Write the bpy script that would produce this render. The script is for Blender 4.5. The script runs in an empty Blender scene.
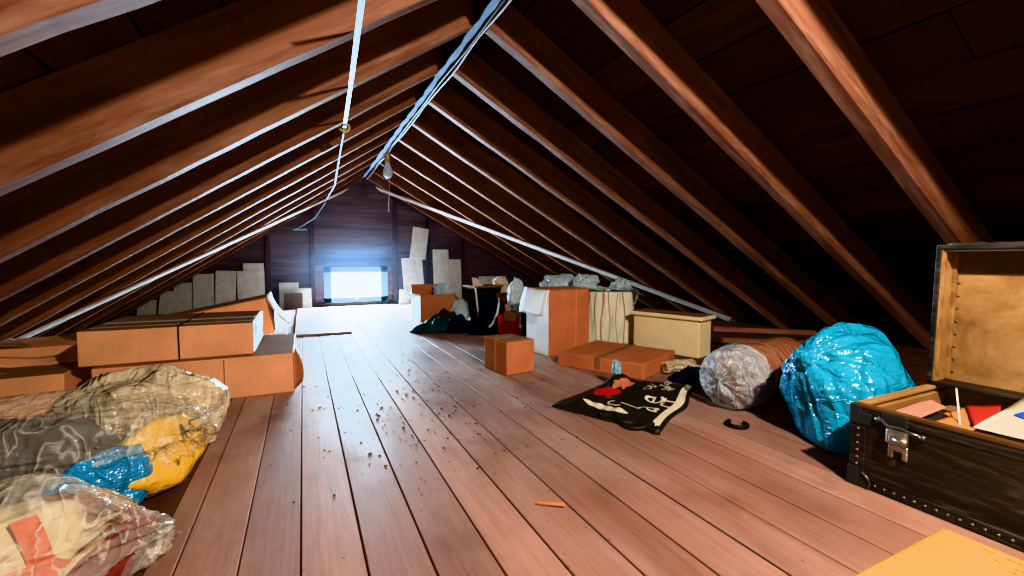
import bpy, bmesh, math, random
import numpy as np
from mathutils import Vector, Matrix, noise, Euler
random.seed(7)
PI = math.pi
C = bpy.context.scene.collection
SC = bpy.context.scene

# ------------------------------------------------------------------ helpers
def obj(name, bm, m, parent=None, loc=(0, 0, 0), rot=(0, 0, 0), smooth=False, kind=None):
    me = bpy.data.meshes.new(name)
    bmesh.ops.recalc_face_normals(bm, faces=bm.faces[:])
    bm.to_mesh(me); bm.free()
    for mm in (m if isinstance(m, (list, tuple)) else [m]):
        me.materials.append(mm)
    if smooth:
        for p in me.polygons: p.use_smooth = True
    o = bpy.data.objects.new(name, me); C.objects.link(o)
    o.location = loc; o.rotation_euler = rot
    if parent is not None: o.parent = parent
    if kind: o['kind'] = kind
    return o

def thing(name, label, cat, loc=(0, 0, 0), rz=0, group=None, rot=None):
    o = bpy.data.objects.new(name, None); C.objects.link(o)
    o.empty_display_size = 0.1
    o.location = loc; o.rotation_euler = rot or (0, 0, rz)
    o['label'] = label; o['category'] = cat
    if group: o['group'] = group
    return o

def tag(o, label, cat, group=None, kind=None):
    o['label'] = label; o['category'] = cat
    if group: o['group'] = group
    if kind: o['kind'] = kind
    return o

def bx(bm, x0, x1, y0, y1, z0, z1, M=None, bev=0, seg=2, mi=0):
    b = bmesh.new()
    bmesh.ops.create_cube(b, size=1)
    for v in b.verts:
        v.co = Vector((x0 + (v.co.x + .5) * (x1 - x0), y0 + (v.co.y + .5) * (y1 - y0), z0 + (v.co.z + .5) * (z1 - z0)))
    if bev: bmesh.ops.bevel(b, geom=b.edges[:], offset=bev, segments=seg, affect='EDGES', profile=.5)
    join(bm, b, M, mi)

def join(bm, b, M=None, mi=0):
    vs = [bm.verts.new((M @ v.co) if M else v.co) for v in b.verts]
    b.verts.index_update()
    for f in b.faces:
        try:
            nf = bm.faces.new([vs[v.index] for v in f.verts]); nf.material_index = mi; nf.smooth = f.smooth
        except ValueError: pass
    b.free()

def BX(*a, **k):
    bm = bmesh.new(); bx(bm, *a, **k); return bm

def tube(bm, pts, r, n=8, caps=True):
    pts = [Vector(p) for p in pts]; rings = []
    for i, p in enumerate(pts):
        t = (pts[min(i + 1, len(pts) - 1)] - pts[max(i - 1, 0)]).normalized()
        a = t.cross(Vector((0, 0, 1)))
        if a.length < .01: a = t.cross(Vector((1, 0, 0)))
        a.normalize(); b = t.cross(a)
        rr = r[i] if isinstance(r, (list, tuple)) else r
        rings.append([bm.verts.new(p + (a * math.cos(2 * PI * k / n) + b * math.sin(2 * PI * k / n)) * rr) for k in range(n)])
    for i in range(len(rings) - 1):
        for k in range(n):
            f = bm.faces.new([rings[i][k], rings[i][(k + 1) % n], rings[i + 1][(k + 1) % n], rings[i + 1][k]]); f.smooth = True
    if caps:
        bm.faces.new(rings[0][::-1]); bm.faces.new(rings[-1])
    return bm

def ribbon(bm, pts, w, side, th=.003):
    """flat strip along pts, half width w along vector side"""
    side = Vector(side).normalized(); prev = None
    for i, p in enumerate(pts):
        p = Vector(p); ww = w[i] if isinstance(w, (list, tuple)) else w
        t = (Vector(pts[min(i + 1, len(pts) - 1)]) - Vector(pts[max(i - 1, 0)])).normalized()
        nn = t.cross(side).normalized() * th
        r = [bm.verts.new(p - side * ww - nn), bm.verts.new(p + side * ww - nn), bm.verts.new(p + side * ww + nn), bm.verts.new(p - side * ww + nn)]
        if prev:
            for k in range(4): bm.faces.new([prev[k], prev[(k + 1) % 4], r[(k + 1) % 4], r[k]])
        else: bm.faces.new(r[::-1])
        prev = r
    bm.faces.new(prev); return bm

def lathe(bm, prof, n=20):
    rings = [[bm.verts.new((r * math.cos(2 * PI * k / n), r * math.sin(2 * PI * k / n), z)) for k in range(n)] for r, z in prof]
    for i in range(len(rings) - 1):
        for k in range(n):
            f = bm.faces.new([rings[i][k], rings[i][(k + 1) % n], rings[i + 1][(k + 1) % n], rings[i + 1][k]]); f.smooth = True
    bm.faces.new(rings[0][::-1]); bm.faces.new(rings[-1]); return bm

def fbm(p, o=4): return noise.fractal(p, 1.0, 2.0, o)
def ridge(p): return 1 - abs(noise.noise(p)) * 2

def blob(rx, ry, rz, seed=0, lump=.12, crease=.06, f1=1.4, f2=4., flat=.55, sub=5, lumps=(), power=2.0, pole=None, pleat=0, npl=18, nf=34, hmin=.84):
    """a stuffed, creased sack standing on z=0: a body of stretched facets with sharp folds between them;
    lumps: (direction, amount, sharpness); pole: direction its pleats run to"""
    bm = bmesh.new(); bmesh.ops.create_icosphere(bm, subdivisions=sub, radius=1)
    S = Vector((seed * 3.1, seed * 1.7, seed * .9)); rg = np.random.RandomState(seed + 5)
    P = np.array([v.co[:] for v in bm.verts]); P /= np.linalg.norm(P, axis=1)[:, None]
    W = P + .22 * np.array([(noise.noise(Vector(p) * 2.2 + S), noise.noise(Vector(p) * 2.2 - S), noise.noise(Vector(p) * 2.5 + S * 2)) for p in P])
    W /= np.linalg.norm(W, axis=1)[:, None]
    def facets(Q, n, h0, h1, p):
        d = rg.normal(size=(n, 3)); d /= np.linalg.norm(d, axis=1)[:, None]; h = rg.uniform(h0, h1, n)
        return (np.maximum(Q @ d.T, 0) / h) ** p @ np.ones(n)
    r = (facets(P, nf, hmin, 1.04, 16) + 1e-9) ** (-1 / 16)
    r = np.minimum(r, 1.12)
    rf = np.minimum((facets(W, 150, .95, 1.05, 60) + 1e-9) ** (-1 / 60), 1.06)
    r = r * (1 + (rf - 1) * min(1.6, crease * 14))
    pd = Vector(pole).normalized() if pole else None
    if pd: e1 = pd.orthogonal().normalized(); e2 = pd.cross(e1)
    for v, rr, p in zip(bm.verts, r, P):
        n = Vector(p); rr = float(rr)
        if power != 2.0: rr *= (abs(n.x) ** power + abs(n.y) ** power + abs(n.z) ** power) ** (-1 / power)
        rr *= 1 + lump * noise.fractal(n * f1 + S, 1.0, 2.0, 2)
        for d, amt, sh in lumps:
            c = n.dot(Vector(d).normalized())
            if c > 0: rr += amt * c ** sh
        if pd:
            c = max(-1, min(1, n.dot(pd))); a = math.atan2(n.dot(e2), n.dot(e1))
            wv = (1 - 2.2 * abs(noise.noise(Vector((math.cos(a) * npl / 7, math.sin(a) * npl / 7, c * .7)) + S))) + .5 * (1 - 2.2 * abs(noise.noise(Vector((math.cos(a) * npl / 3, math.sin(a) * npl / 3, c)) + S))) - .9
            rr += pleat * wv * (.25 + .75 * max(0, c))
        v.co = Vector((n.x * rr * rx, n.y * rr * ry, n.z * rr * rz))
        if v.co.z < -rz * flat: v.co.z = -rz * flat + (v.co.z + rz * flat) * .04
    zm = min(v.co.z for v in bm.verts)
    for v in bm.verts: v.co.z -= zm
    for f in bm.faces: f.smooth = True
    return bm

def grid(fn, nu, nv, th=0):
    bm = bmesh.new(); g = [[bm.verts.new(fn(i / nu, j / nv)) for j in range(nv + 1)] for i in range(nu + 1)]
    for i in range(nu):
        for j in range(nv):
            f = bm.faces.new([g[i][j], g[i + 1][j], g[i + 1][j + 1], g[i][j + 1]]); f.smooth = True
    if th: 
        bmesh.ops.recalc_face_normals(bm, faces=bm.faces[:])
        bmesh.ops.solidify(bm, geom=bm.faces[:], thickness=th)
    return bm

def text_bm(s, size=.1, depth=0):
    cu = bpy.data.curves.new('lettering', 'FONT'); cu.body = s; cu.size = size; cu.align_x = 'CENTER'; cu.align_y = 'CENTER'
    o = bpy.data.objects.new('lettering', cu); C.objects.link(o)
    dg = bpy.context.evaluated_depsgraph_get(); dg.update()
    me = bpy.data.meshes.new_from_object(o.evaluated_get(dg))
    bm = bmesh.new(); bm.from_mesh(me)
    bpy.data.objects.remove(o); bpy.data.meshes.remove(me)
    bmesh.ops.triangulate(bm, faces=bm.faces[:])
    return bm

# ------------------------------------------------------------------ materials
class N:
    def __init__(s, name):
        s.m = bpy.data.materials.new(name); s.m.use_nodes = True; s.t = s.m.node_tree
        s.b = s.t.nodes['Principled BSDF']; s.out = s.t.nodes['Material Output']
    def n(s, ty, **k):
        x = s.t.nodes.new('ShaderNode' + ty)
        for a, v in k.items():
            if a.startswith('_'): x.inputs[a[1:].replace('_', ' ')].default_value = v
            else: setattr(x, a, v)
        return x
    def l(s, a, b): s.t.links.new(a, b)
    def coord(s, scale=(1, 1, 1), kind='Object', rot=(0, 0, 0)):
        c = s.n('TexCoord'); mp = s.n('Mapping'); mp.inputs['Scale'].default_value = scale; mp.inputs['Rotation'].default_value = rot
        s.l(c.outputs[kind], mp.inputs['Vector']); return mp.outputs[0]
    def noise(s, vec, scale=5, det=4, rough=.5, dist=0):
        x = s.n('TexNoise'); x.inputs['Scale'].default_value = scale; x.inputs['Detail'].default_value = det
        x.inputs['Roughness'].default_value = rough; x.inputs['Distortion'].default_value = dist
        s.l(vec, x.inputs['Vector']); return x.outputs['Fac']
    def ramp(s, fac, stops):
        r = s.n('ValToRGB'); e = r.color_ramp.elements
        while len(e) < len(stops): e.new(.5)
        for i, (p, c) in enumerate(stops):
            e[i].position = p; e[i].color = (*c, 1) if len(c) == 3 else c
        s.l(fac, r.inputs[0]); return r.outputs[0]
    def mix(s, fac, a, b, mode='MIX'):
        x = s.n('Mix'); x.data_type = 'RGBA'; x.blend_type = mode
        for inp, val in ((x.inputs[0], fac), (x.inputs[6], a), (x.inputs[7], b)):
            if isinstance(val, (int, float)): inp.default_value = val
            elif isinstance(val, tuple): inp.default_value = (*val, 1)
            else: s.l(val, inp)
        return x.outputs[2]
    def math(s, op, a, b=None):
        x = s.n('Math'); x.operation = op
        for i, v in enumerate((a, b)):
            if v is None: continue
            if isinstance(v, (int, float)): x.inputs[i].default_value = v
            else: s.l(v, x.inputs[i])
        return x.outputs[0]
    def bump(s, h, strength=.3, dist=.01):
        b = s.n('Bump'); b.inputs['Strength'].default_value = strength; b.inputs['Distance'].default_value = dist
        s.l(h, b.inputs['Height']); s.l(b.outputs[0], s.b.inputs['Normal']); return b.outputs[0]
    def base(s, c):
        if isinstance(c, tuple): s.b.inputs['Base Color'].default_value = (*c, 1)
        else: s.l(c, s.b.inputs['Base Color'])
    def rough(s, v, spec=None, metal=None):
        s.b.inputs['Roughness'].default_value = v
        if spec is not None: s.b.inputs['Specular IOR Level'].default_value = spec
        if metal is not None: s.b.inputs['Metallic'].default_value = metal

def wood(name, c_dark, c_mid, c_light, stretch=(1.2, 14, 14), rough=.75, spots=None, rnd=.25, fine=1.0):
    k = N(name); v = k.coord(stretch)
    info = k.n('ObjectInfo')
    add = k.n('VectorMath'); add.operation = 'ADD'; k.l(v, add.inputs[0])
    sc = k.math('MULTIPLY', info.outputs['Random'], 37.0); k.l(sc, add.inputs[1])
    f = k.noise(add.outputs[0], 1.0 * fine, 6, .6, .6)
    col = k.ramp(f, [(.28, c_dark), (.5, c_mid), (.72, c_light)])
    f2 = k.noise(k.coord((.6, .6, .6)), 2.0, 3)
    col = k.mix(k.math('MULTIPLY', f2, .45), col, c_dark)
    if spots is not None:
        f3 = k.noise(k.coord((1.0, 6, 6)), 2.2, 4, .6)
        col = k.mix(k.ramp(f3, [(.52, (0, 0, 0)), (.8, (.6, .6, .6))]), col, spots)
    val = k.math('ADD', k.math('MULTIPLY', info.outputs['Random'], rnd), 1 - rnd / 2)
    hs = k.n('HueSaturation'); k.l(col, hs.inputs['Color']); k.l(val, hs.inputs['Value'])
    k.base(hs.outputs[0]); k.rough(rough, .42 if rough < .6 else .25)
    k.bump(f, .35, .006)
    return k.m

M = {}
M['rafter'] = wood('rafter_wood', (.09, .039, .025), (.21, .098, .064), (.34, .18, .125), (1.0, 12, 12), .68, (.40, .27, .21))
def sheath_mat():
    k = N('dark_sheathing_wood'); at = k.n('Attribute'); at.attribute_name = 'plank'; at.attribute_type = 'GEOMETRY'
    sep = k.n('SeparateColor'); k.l(at.outputs['Color'], sep.inputs[0])
    add = k.n('VectorMath'); add.operation = 'ADD'; k.l(k.coord((9, .7, 9)), add.inputs[0]); k.l(k.math('MULTIPLY', sep.outputs[0], 47.0), add.inputs[1])
    f = k.noise(add.outputs[0], 1.2, 6, .6, .6)
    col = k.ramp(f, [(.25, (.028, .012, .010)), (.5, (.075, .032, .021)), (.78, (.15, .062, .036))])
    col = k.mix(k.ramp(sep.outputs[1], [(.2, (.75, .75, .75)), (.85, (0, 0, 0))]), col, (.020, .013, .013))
    k.base(col); k.rough(.8, .25); k.bump(f, .3, .006); return k.m
M['sheathing'] = sheath_mat()
M['ridge'] = wood('ridge_wood', (.02, .012, .01), (.05, .03, .02), (.09, .05, .035), (12, .8, 12), .85)
M['pale_board'] = wood('pale_batten_wood', (.30, .26, .23), (.52, .48, .44), (.70, .68, .64), (1.0, 14, 14), .6)
M['gable'] = wood('gable_board_wood', (.055, .048, .062), (.125, .102, .122), (.20, .165, .18), (.8, 12, 12), .8)
M['stud'] = wood('gable_stud_wood', (.035, .027, .032), (.075, .056, .058), (.12, .09, .09), (12, 12, .9), .8)

def floor_mat():
    k = N('floor_plank_wood')
    at = k.n('Attribute'); at.attribute_name = 'plank'; at.attribute_type = 'GEOMETRY'
    sep = k.n('SeparateColor'); k.l(at.outputs['Color'], sep.inputs[0])
    v = k.coord((11, .75, 1)); add = k.n('VectorMath'); add.operation = 'ADD'; k.l(v, add.inputs[0])
    k.l(k.math('MULTIPLY', sep.outputs[0], 53.0), add.inputs[1])
    g = k.noise(add.outputs[0], 1.3, 8, .62, 1.2)
    col = k.ramp(g, [(.20, (.15, .058, .034)), (.42, (.235, .100, .060)), (.58, (.28, .124, .075)), (.80, (.36, .18, .12))])
    # fine grain lines
    v2 = k.coord((60, 1.6, 1)); add2 = k.n('VectorMath'); add2.operation = 'ADD'; k.l(v2, add2.inputs[0]); k.l(k.math('MULTIPLY', sep.outputs[0], 91.0), add2.inputs[1])
    g2 = k.noise(add2.outputs[0], 1.5, 4, .6, .4)
    col = k.mix(k.ramp(g2, [(.34, (.5, .5, .5)), (.5, (0, 0, 0))]), col, (.13, .055, .036))
    # pale dust, worn patches; paler with Y, painting window light into the colour
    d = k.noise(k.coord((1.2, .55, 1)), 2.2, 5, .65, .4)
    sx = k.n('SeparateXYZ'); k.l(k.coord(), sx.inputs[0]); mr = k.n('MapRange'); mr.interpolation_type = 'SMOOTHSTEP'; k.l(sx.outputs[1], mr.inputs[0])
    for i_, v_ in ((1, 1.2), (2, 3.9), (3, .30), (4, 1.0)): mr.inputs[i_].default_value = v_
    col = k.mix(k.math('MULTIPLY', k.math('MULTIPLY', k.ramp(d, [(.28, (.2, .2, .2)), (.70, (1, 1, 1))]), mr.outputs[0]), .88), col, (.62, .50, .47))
    # dark dirt flecks
    s = k.noise(k.coord((1, .8, 1)), 26, 3, .6)
    s2 = k.noise(k.coord((1, .5, 1)), 1.1, 3, .6)
    fl = k.math('MULTIPLY', k.ramp(s, [(.66, (0, 0, 0)), (.71, (1, 1, 1))]), k.ramp(s2, [(.44, (0, 0, 0)), (.58, (1, 1, 1))]))
    col = k.mix(k.math('MULTIPLY', fl, .75), col, (.06, .028, .02))
    # soft stains
    st = k.noise(k.coord((1.0, .7, 1)), 3.1, 4, .55)
    col = k.mix(k.math('MULTIPLY', k.ramp(st, [(.56, (0, 0, 0)), (.72, (1, 1, 1))]), .5), col, (.15, .065, .042))
    hs = k.n('HueSaturation'); k.l(col, hs.inputs['Color']); k.l(k.math('ADD', k.math('MULTIPLY', sep.outputs[1], .34), .83), hs.inputs['Value'])
    k.base(hs.outputs[0])
    k.l(k.ramp(d, [(.3, (.50, .50, .50)), (.7, (.72, .72, .72))]), k.b.inputs['Roughness'])
    k.b.inputs['Specular IOR Level'].default_value = .55
    k.bump(k.math('ADD', g, k.math('MULTIPLY', g2, .5)), .22, .004)
    return k.m
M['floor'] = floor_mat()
def flat(name, c, rough=.7, spec=.3, metal=0, var=.12, scale=8, bump=0, bscale=40, stretch=(1, 1, 1)):
    k = N(name); v = k.coord(stretch); f = k.noise(v, scale, 4)
    k.base(k.ramp(f, [(.3, tuple(x * (1 - var) for x in c)), (.7, tuple(min(1, x * (1 + var)) for x in c))]))
    k.rough(rough, spec, metal)
    if bump: k.bump(k.noise(v, bscale, 4), bump, .01)
    return k.m
M['subfloor'] = flat('dark_gap', (.012, .008, .007), .95, .1)
M['dark_or_shade_plank'] = wood('dark_or_shade_side_plank', (.05, .024, .018), (.10, .05, .036), (.16, .085, .062), (12, .8, 12), .7)  # dark boards on the left; on the right it paints eave shade

def cardboard(name, c, var=.15):
    k = N(name); v = k.coord((1, 1, 1)); f = k.noise(v, 3.0, 5, .6)
    col = k.ramp(f, [(.3, tuple(x * (1 - var) for x in c)), (.7, tuple(x * (1 + var) for x in c))])
    g = k.noise(k.coord((70, 70, 2)), 1.0, 2)
    col = k.mix(k.math('MULTIPLY', g, .18), col, tuple(x * .6 for x in c))
    s = k.noise(k.coord((2, 2, 5)), 4, 4, .7)
    col = k.mix(k.math('MULTIPLY', k.ramp(s, [(.6, (0, 0, 0)), (.75, (1, 1, 1))]), .35), col, tuple(min(1, x * 1.5) for x in c))
    k.base(col); k.rough(.72, .25)
    k.bump(k.math('ADD', f, k.math('MULTIPLY', g, .3)), .3, .006)
    return k.m
M['card'] = cardboard('cardboard_orange_brown', (.80, .43, .25))
M['card2'] = cardboard('cardboard_red_brown', (.56, .235, .128))
M['card_top'] = cardboard('cardboard_dark_brown', (.30, .17, .105))  # darker cardboard brown for tops, flaps and small strips
M['card_in'] = flat('cardboard_inside', (.10, .055, .035), .9)
M['cream'] = cardboard('cream_card', (.95, .83, .56), .05)
M['tape'] = flat('clear_brown_tape', (.56, .26, .12), .3, .6)
M['black'] = flat('black_strap', (.012, .01, .01), .6)
M['white_card'] = flat('white_card', (.88, .95, 1.0), .6, .3, 0, .08, 6)
M['foam'] = flat('white_foam', (.8, .82, .84), .7, .2, 0, .05, 30)
M['panel'] = flat('pale_fibre_panel', (.52, .57, .54), .9, .1, 0, .14, 7, .2, 60)
M['panel_brown'] = flat('brown_panel', (.13, .10, .085), .85)
M['window_frame'] = flat('pale_blue_window_paint', (.30, .52, .66), .5, .3)
M['plywood'] = flat('dusty_plywood', (.42, .31, .27), .55, .5, 0, .15, 3, .1, 20)
M['metal'] = flat('old_steel', (.42, .42, .40), .38, .5, .9, .3, 30, .2, 60)
M['nail'] = flat('nail_metal', (.20, .20, .19), .4, .5, .8)
M['brass'] = flat('brass', (.50, .36, .15), .4, .5, .6)
M['bulb'] = flat('unlit_bulb_glass', (.50, .66, .76), .08, .6)
M['cable_blue'] = flat('pale_blue_cable', (.27, .45, .64), .45, .4)
M['cable_white'] = flat('white_cable', (.62, .66, .68), .45, .4)
M['cable_dark'] = flat('dark_cable', (.03, .03, .035), .5)
M['knot'] = flat('tan_ring', (.50, .36, .17), .6)

def leather():
    k = N('black_trunk_leatherette'); v = k.coord((1.0, 1.0, 9)); f = k.noise(v, 3.5, 6, .65, .5)
    col = k.ramp(f, [(.3, (.009, .010, .012)), (.52, (.026, .026, .027)), (.66, (.085, .078, .072)), (.80, (.20, .175, .155))])
    k.base(col); k.rough(.5, .4); k.bump(k.noise(k.coord((8, 8, 20)), 6, 5), .3, .006); return k.m
M['leather'] = leather()
def lining():
    k = N('aged_paper_lining'); v = k.coord((1, 1, 1)); f = k.noise(v, 4, 6, .65, .6)
    col = k.ramp(f, [(.28, (.15, .085, .035)), (.48, (.29, .18, .08)), (.62, (.38, .25, .12)), (.76, (.56, .42, .24))])
    k.base(col); k.rough(.7, .25); k.bump(f, .25, .006); return k.m
M['lining'] = lining()
M['trunk_wood'] = wood('trunk_rim_wood', (.16, .085, .03), (.34, .20, .085), (.52, .34, .17), (9, 1, 9), .6)
M['rim_dark'] = wood('dark_rim_wood', (.05, .028, .014), (.13, .075, .035), (.26, .16, .08), (9, 1, 9), .6)
M['trunk_rim2'] = wood('trunk_rim_wood_cross', (.16, .085, .03), (.34, .20, .085), (.52, .34, .17), (1, 9, 9), .6)

def plastic(name, c, trans=.0, rough=.16, crinkle=.6, tint=(1, 1, 1), scale=7, edge=.6, white=None):
    """thin film: crinkled glossy surface, part of it see-through"""
    k = N(name); v = k.coord((1, 1, 1))
    def ridges(vec, sc, dist):
        return k.math('SUBTRACT', 1.0, k.math('MULTIPLY', k.math('ABSOLUTE', k.math('SUBTRACT', k.noise(vec, sc, 1.5, .4, dist), .5)), 5.0))
    h1 = ridges(v, scale * .55, .9); h2 = ridges(k.coord((1.6, .8, .7), rot=(.3, .5, .8)), scale * 1.2, 1.4); h3 = ridges(k.coord((.7, 1.2, 1.9), rot=(.9, .2, .4)), scale * 2.6, 1.0)
    h = k.math('ADD', k.math('ADD', h1, k.math('MULTIPLY', h2, .55)), k.math('MULTIPLY', h3, .22))
    nb = k.bump(h, crinkle, .03)
    f = k.noise(v, 3, 4)
    c2 = tuple(min(1, x * 1.35 + .02) for x in c)
    k.base(k.ramp(f, [(.3, c), (.7, c2)])); k.rough(rough, .7)
    if trans:
        tr = k.n('BsdfTransparent'); tr.inputs[0].default_value = (*tint, 1)
        lw = k.n('LayerWeight'); lw.inputs['Blend'].default_value = .35; k.l(nb, lw.inputs['Normal'])
        cr = k.ramp(h2, [(.80, (0, 0, 0)), (.98, (.5, .5, .5))])
        op = k.math('ADD', k.math('MULTIPLY', lw.outputs['Facing'], edge), k.math('MULTIPLY', cr, .5))
        op = k.math('MINIMUM', k.math('ADD', op, 1 - trans), 1.0)
        mx = k.n('MixShader'); k.l(op, mx.inputs[0]); k.l(tr.outputs[0], mx.inputs[1]); k.l(k.b.outputs[0], mx.inputs[2])
        k.l(mx.outputs[0], k.out.inputs[0])
    return k.m
M['blue_plastic'] = plastic('blue_bag_film', (.008, .25, .42), .10, .20, .75, (.2, .75, .95), 4, .8)
M['blue_bundle'] = plastic('blue_bundle_film', (.01, .22, .46), 0, .15, .7, scale=9)
M['clear'] = plastic('clear_bag_film', (.80, .77, .68), .87, .17, .8, (.98, .97, .93), 5, .26)
M['clear_beige'] = plastic('beige_clear_film', (.62, .55, .40), .30, .15, .85, (.95, .88, .72), 5.5, .5)
M['clear_cool'] = plastic('cool_clear_film', (.62, .74, .90), .74, .12, .8, (.9, .97, 1), 8, .5)
M['white_film'] = plastic('bluish_white_film', (.58, .76, .92), .35, .18, .7, (.9, .97, 1), 7, .5)
M['yellow_bag'] = plastic('yellow_bag_film', (.74, .47, .06), 0, .3, .35, scale=5)
M['yellow'] = flat('yellow_card', (.90, .50, .015), .55, .3, 0, .06, 4)
M['dark_cloth'] = flat('dark_green_grey_cloth', (.035, .04, .034), .85, .2, 0, .35, 6, .4, 30)
M['teal_cloth'] = flat('dark_teal_cloth', (.014, .05, .062), .8, .2, 0, .5, 6, .5, 20)
M['navy_cloth'] = flat('navy_cloth', (.012, .016, .028), .8, .2, 0, .4, 6, .5, 20)
M['cream_cloth'] = flat('cream_cloth', (.60, .53, .38), .85, .2, 0, .12, 6, .3, 24)
M['red_cloth'] = flat('red_cloth', (.17, .032, .028), .7, .3, 0, .3, 6, .3, 24)
M['orange_print'] = flat('orange_red_print', (.55, .12, .04), .6)
M['tan_cloth'] = flat('tan_brown_cloth', (.30, .13, .07), .75, .2, 0, .35, 5, .4, 22)
M['bag_black'] = flat('black_woven_bag', (.018, .019, .017), .55, .4, 0, .3, 10, .5, 14)
M['print_white'] = flat('off_white_print', (.66, .62, .48), .7, .2)
M['print_red'] = flat('red_print', (.42, .025, .03), .6)
M['print_green'] = flat('green_print', (.03, .13, .05), .6)
M['print_peach'] = flat('peach_print', (.55, .22, .12), .6)
M['print_blue'] = plastic('blue_wrap', (.30, .55, .75), 0, .2, .6, scale=30)
M['print_dark'] = flat('dark_print', (.06, .05, .03), .7)
M['print_pink'] = flat('pink_print', (.55, .10, .14), .6)
M['kraft'] = plastic('brown_parcel_paper', (.30, .14, .085), 0, .35, .5, scale=4)
M['pink'] = flat('pink_paper', (.72, .36, .26), .7, .2, 0, .05)
M['orange'] = flat('orange_paper', (.72, .33, .09), .7, .2, 0, .05)
M['red_paper'] = flat('red_paper', (.42, .045, .035), .6, .3, 0, .08)
M['white_paper'] = flat('cream_white_paper', (.74, .68, .54), .7, .2, 0, .04)
M['blue_print'] = flat('blue_print', (.015, .09, .50), .6)
M['gift_red'] = flat('red_gift_bag', (.90, .02, .11), .45, .4)
M['gift_print'] = flat('gift_pattern', (.50, .26, .06), .5, .4, 0, .7, 30)
M['bin'] = flat('dark_grey_plastic_bin', (.035, .042, .046), .5, .4)
M['splinter'] = flat('raw_split_wood', (.62, .24, .09), .6)
M['ring'] = flat('black_rubber', (.01, .01, .012), .6)
M['debris'] = flat('dark_crumbs', (.05, .03, .024), .9)
def sack():
    k = N('striped_sack_weave'); v = k.coord((1, 1, .10)); f = k.noise(v, 16, 3, .5, .2)
    col = k.ramp(f, [(.30, (.50, .50, .38)), (.45, (.84, .82, .70)), (.56, (.70, .73, .58)), (.64, (.80, .77, .64)), (.74, (.66, .50, .40))])
    k.base(col); k.rough(.6, .3); k.bump(f, .6, .02); return k.m
M['stripe_sack'] = sack()
M['stripe_red'] = flat('red_stripe', (.66, .27, .20), .6)
M['stripe_green'] = flat('green_stripe', (.48, .58, .40), .6)
def pane_mat():
    k = N('window_glass'); tr = k.n('BsdfTransparent'); gl = k.n('BsdfGlossy'); gl.inputs['Roughness'].default_value = .05
    mx = k.n('MixShader'); mx.inputs[0].default_value = .06
    k.l(tr.outputs[0], mx.inputs[1]); k.l(gl.outputs[0], mx.inputs[2]); k.l(mx.outputs[0], k.out.inputs[0]); return k.m
M['pane'] = pane_mat()

# ------------------------------------------------------------------ camera
cam = bpy.data.cameras.new('camera'); co = bpy.data.objects.new('camera', cam); C.objects.link(co)
cam.sensor_width = 36; cam.lens = 36 * 439.4 / 1024; cam.clip_start = .02
co.location = (0, 0, 1); co.rotation_euler = (PI / 2 - .0636, 0, -.4442)
SC.camera = co

# ------------------------------------------------------------------ the roof
XR, XL, H, AR, AL = 1.308, 1.194, 2.729, .5025, .5878
Y0, SP, YG, YB = 3.2338, .844, 10.24, -3.0
RD, RW = .28, .085
LR, LL = H / math.sin(AR), H / math.sin(AL)
def roof_z(x, side): return H - (x - XR) * math.tan(AR) if side == 'R' else H - (XL - x) * math.tan(AL)

def rafter_bm(side, seed):
    a, L = (AR, LR) if side == 'R' else (AL, LL); s = 1 if side == 'R' else -1
    bm = bmesh.new(); n = 26; rings = []
    for i in range(n + 1):
        t = i / n
        xb = L * t; xt = -RD * math.tan(a) + (L + RD / math.tan(a) + RD * math.tan(a)) * t
        dz = .007 * noise.noise(Vector((xb * 1.3, seed * 7.1, 0))) + .004 * noise.noise(Vector((xb * 5, seed * 3.1, 4)))
        dy = .006 * noise.noise(Vector((xb * 1.1, seed * 5.7, 9)))
        rings.append([bm.verts.new((s * xb, -RW + dy, dz)), bm.verts.new((s * xb, dy * .5, dz)), bm.verts.new((s * xt, 0, RD)), bm.verts.new((s * xt, -RW, RD))])
    for i in range(n):
        for k in range(4): bm.faces.new([rings[i][k], rings[i][(k + 1) % 4], rings[i + 1][(k + 1) % 4], rings[i + 1][k]])
    bm.faces.new(rings[0]); bm.faces.new(rings[-1])
    es = [e for e in bm.edges if abs(e.verts[0].co.x - e.verts[1].co.x) > 1e-4]
    bmesh.ops.bevel(bm, geom=es, offset=.005, segments=1, affect='EDGES')
    return bm
ordn = ['nearest', 'second from the camera', 'third from the camera', 'fourth from the camera', 'fifth from the camera', 'sixth from the camera',
        'seventh from the camera', 'eighth from the camera', 'third from the gable wall', 'second from the gable wall', 'one closest to the gable wall']
for k in range(-4, 9):
    for side in 'LR':
        w = 'left' if side == 'L' else 'right'
        o = obj('rafter', rafter_bm(side, k + (20 if side == 'L' else 0)), M['rafter'], None, (XL if side == 'L' else XR, Y0 + SP * k, H), (0, AR if side == 'R' else -AL, 0))
        if k >= -2:
            lab = 'reddish brown wooden rafter on the %s roof slope, %s' % (w, ordn[k + 2])
        else:
            lab = 'reddish brown wooden rafter on the %s roof slope, %s' % (w, 'just behind the camera' if k == -4 else 'just above the camera')
        tag(o, lab, 'rafter', 'rafters of the %s roof slope' % w)

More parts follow.
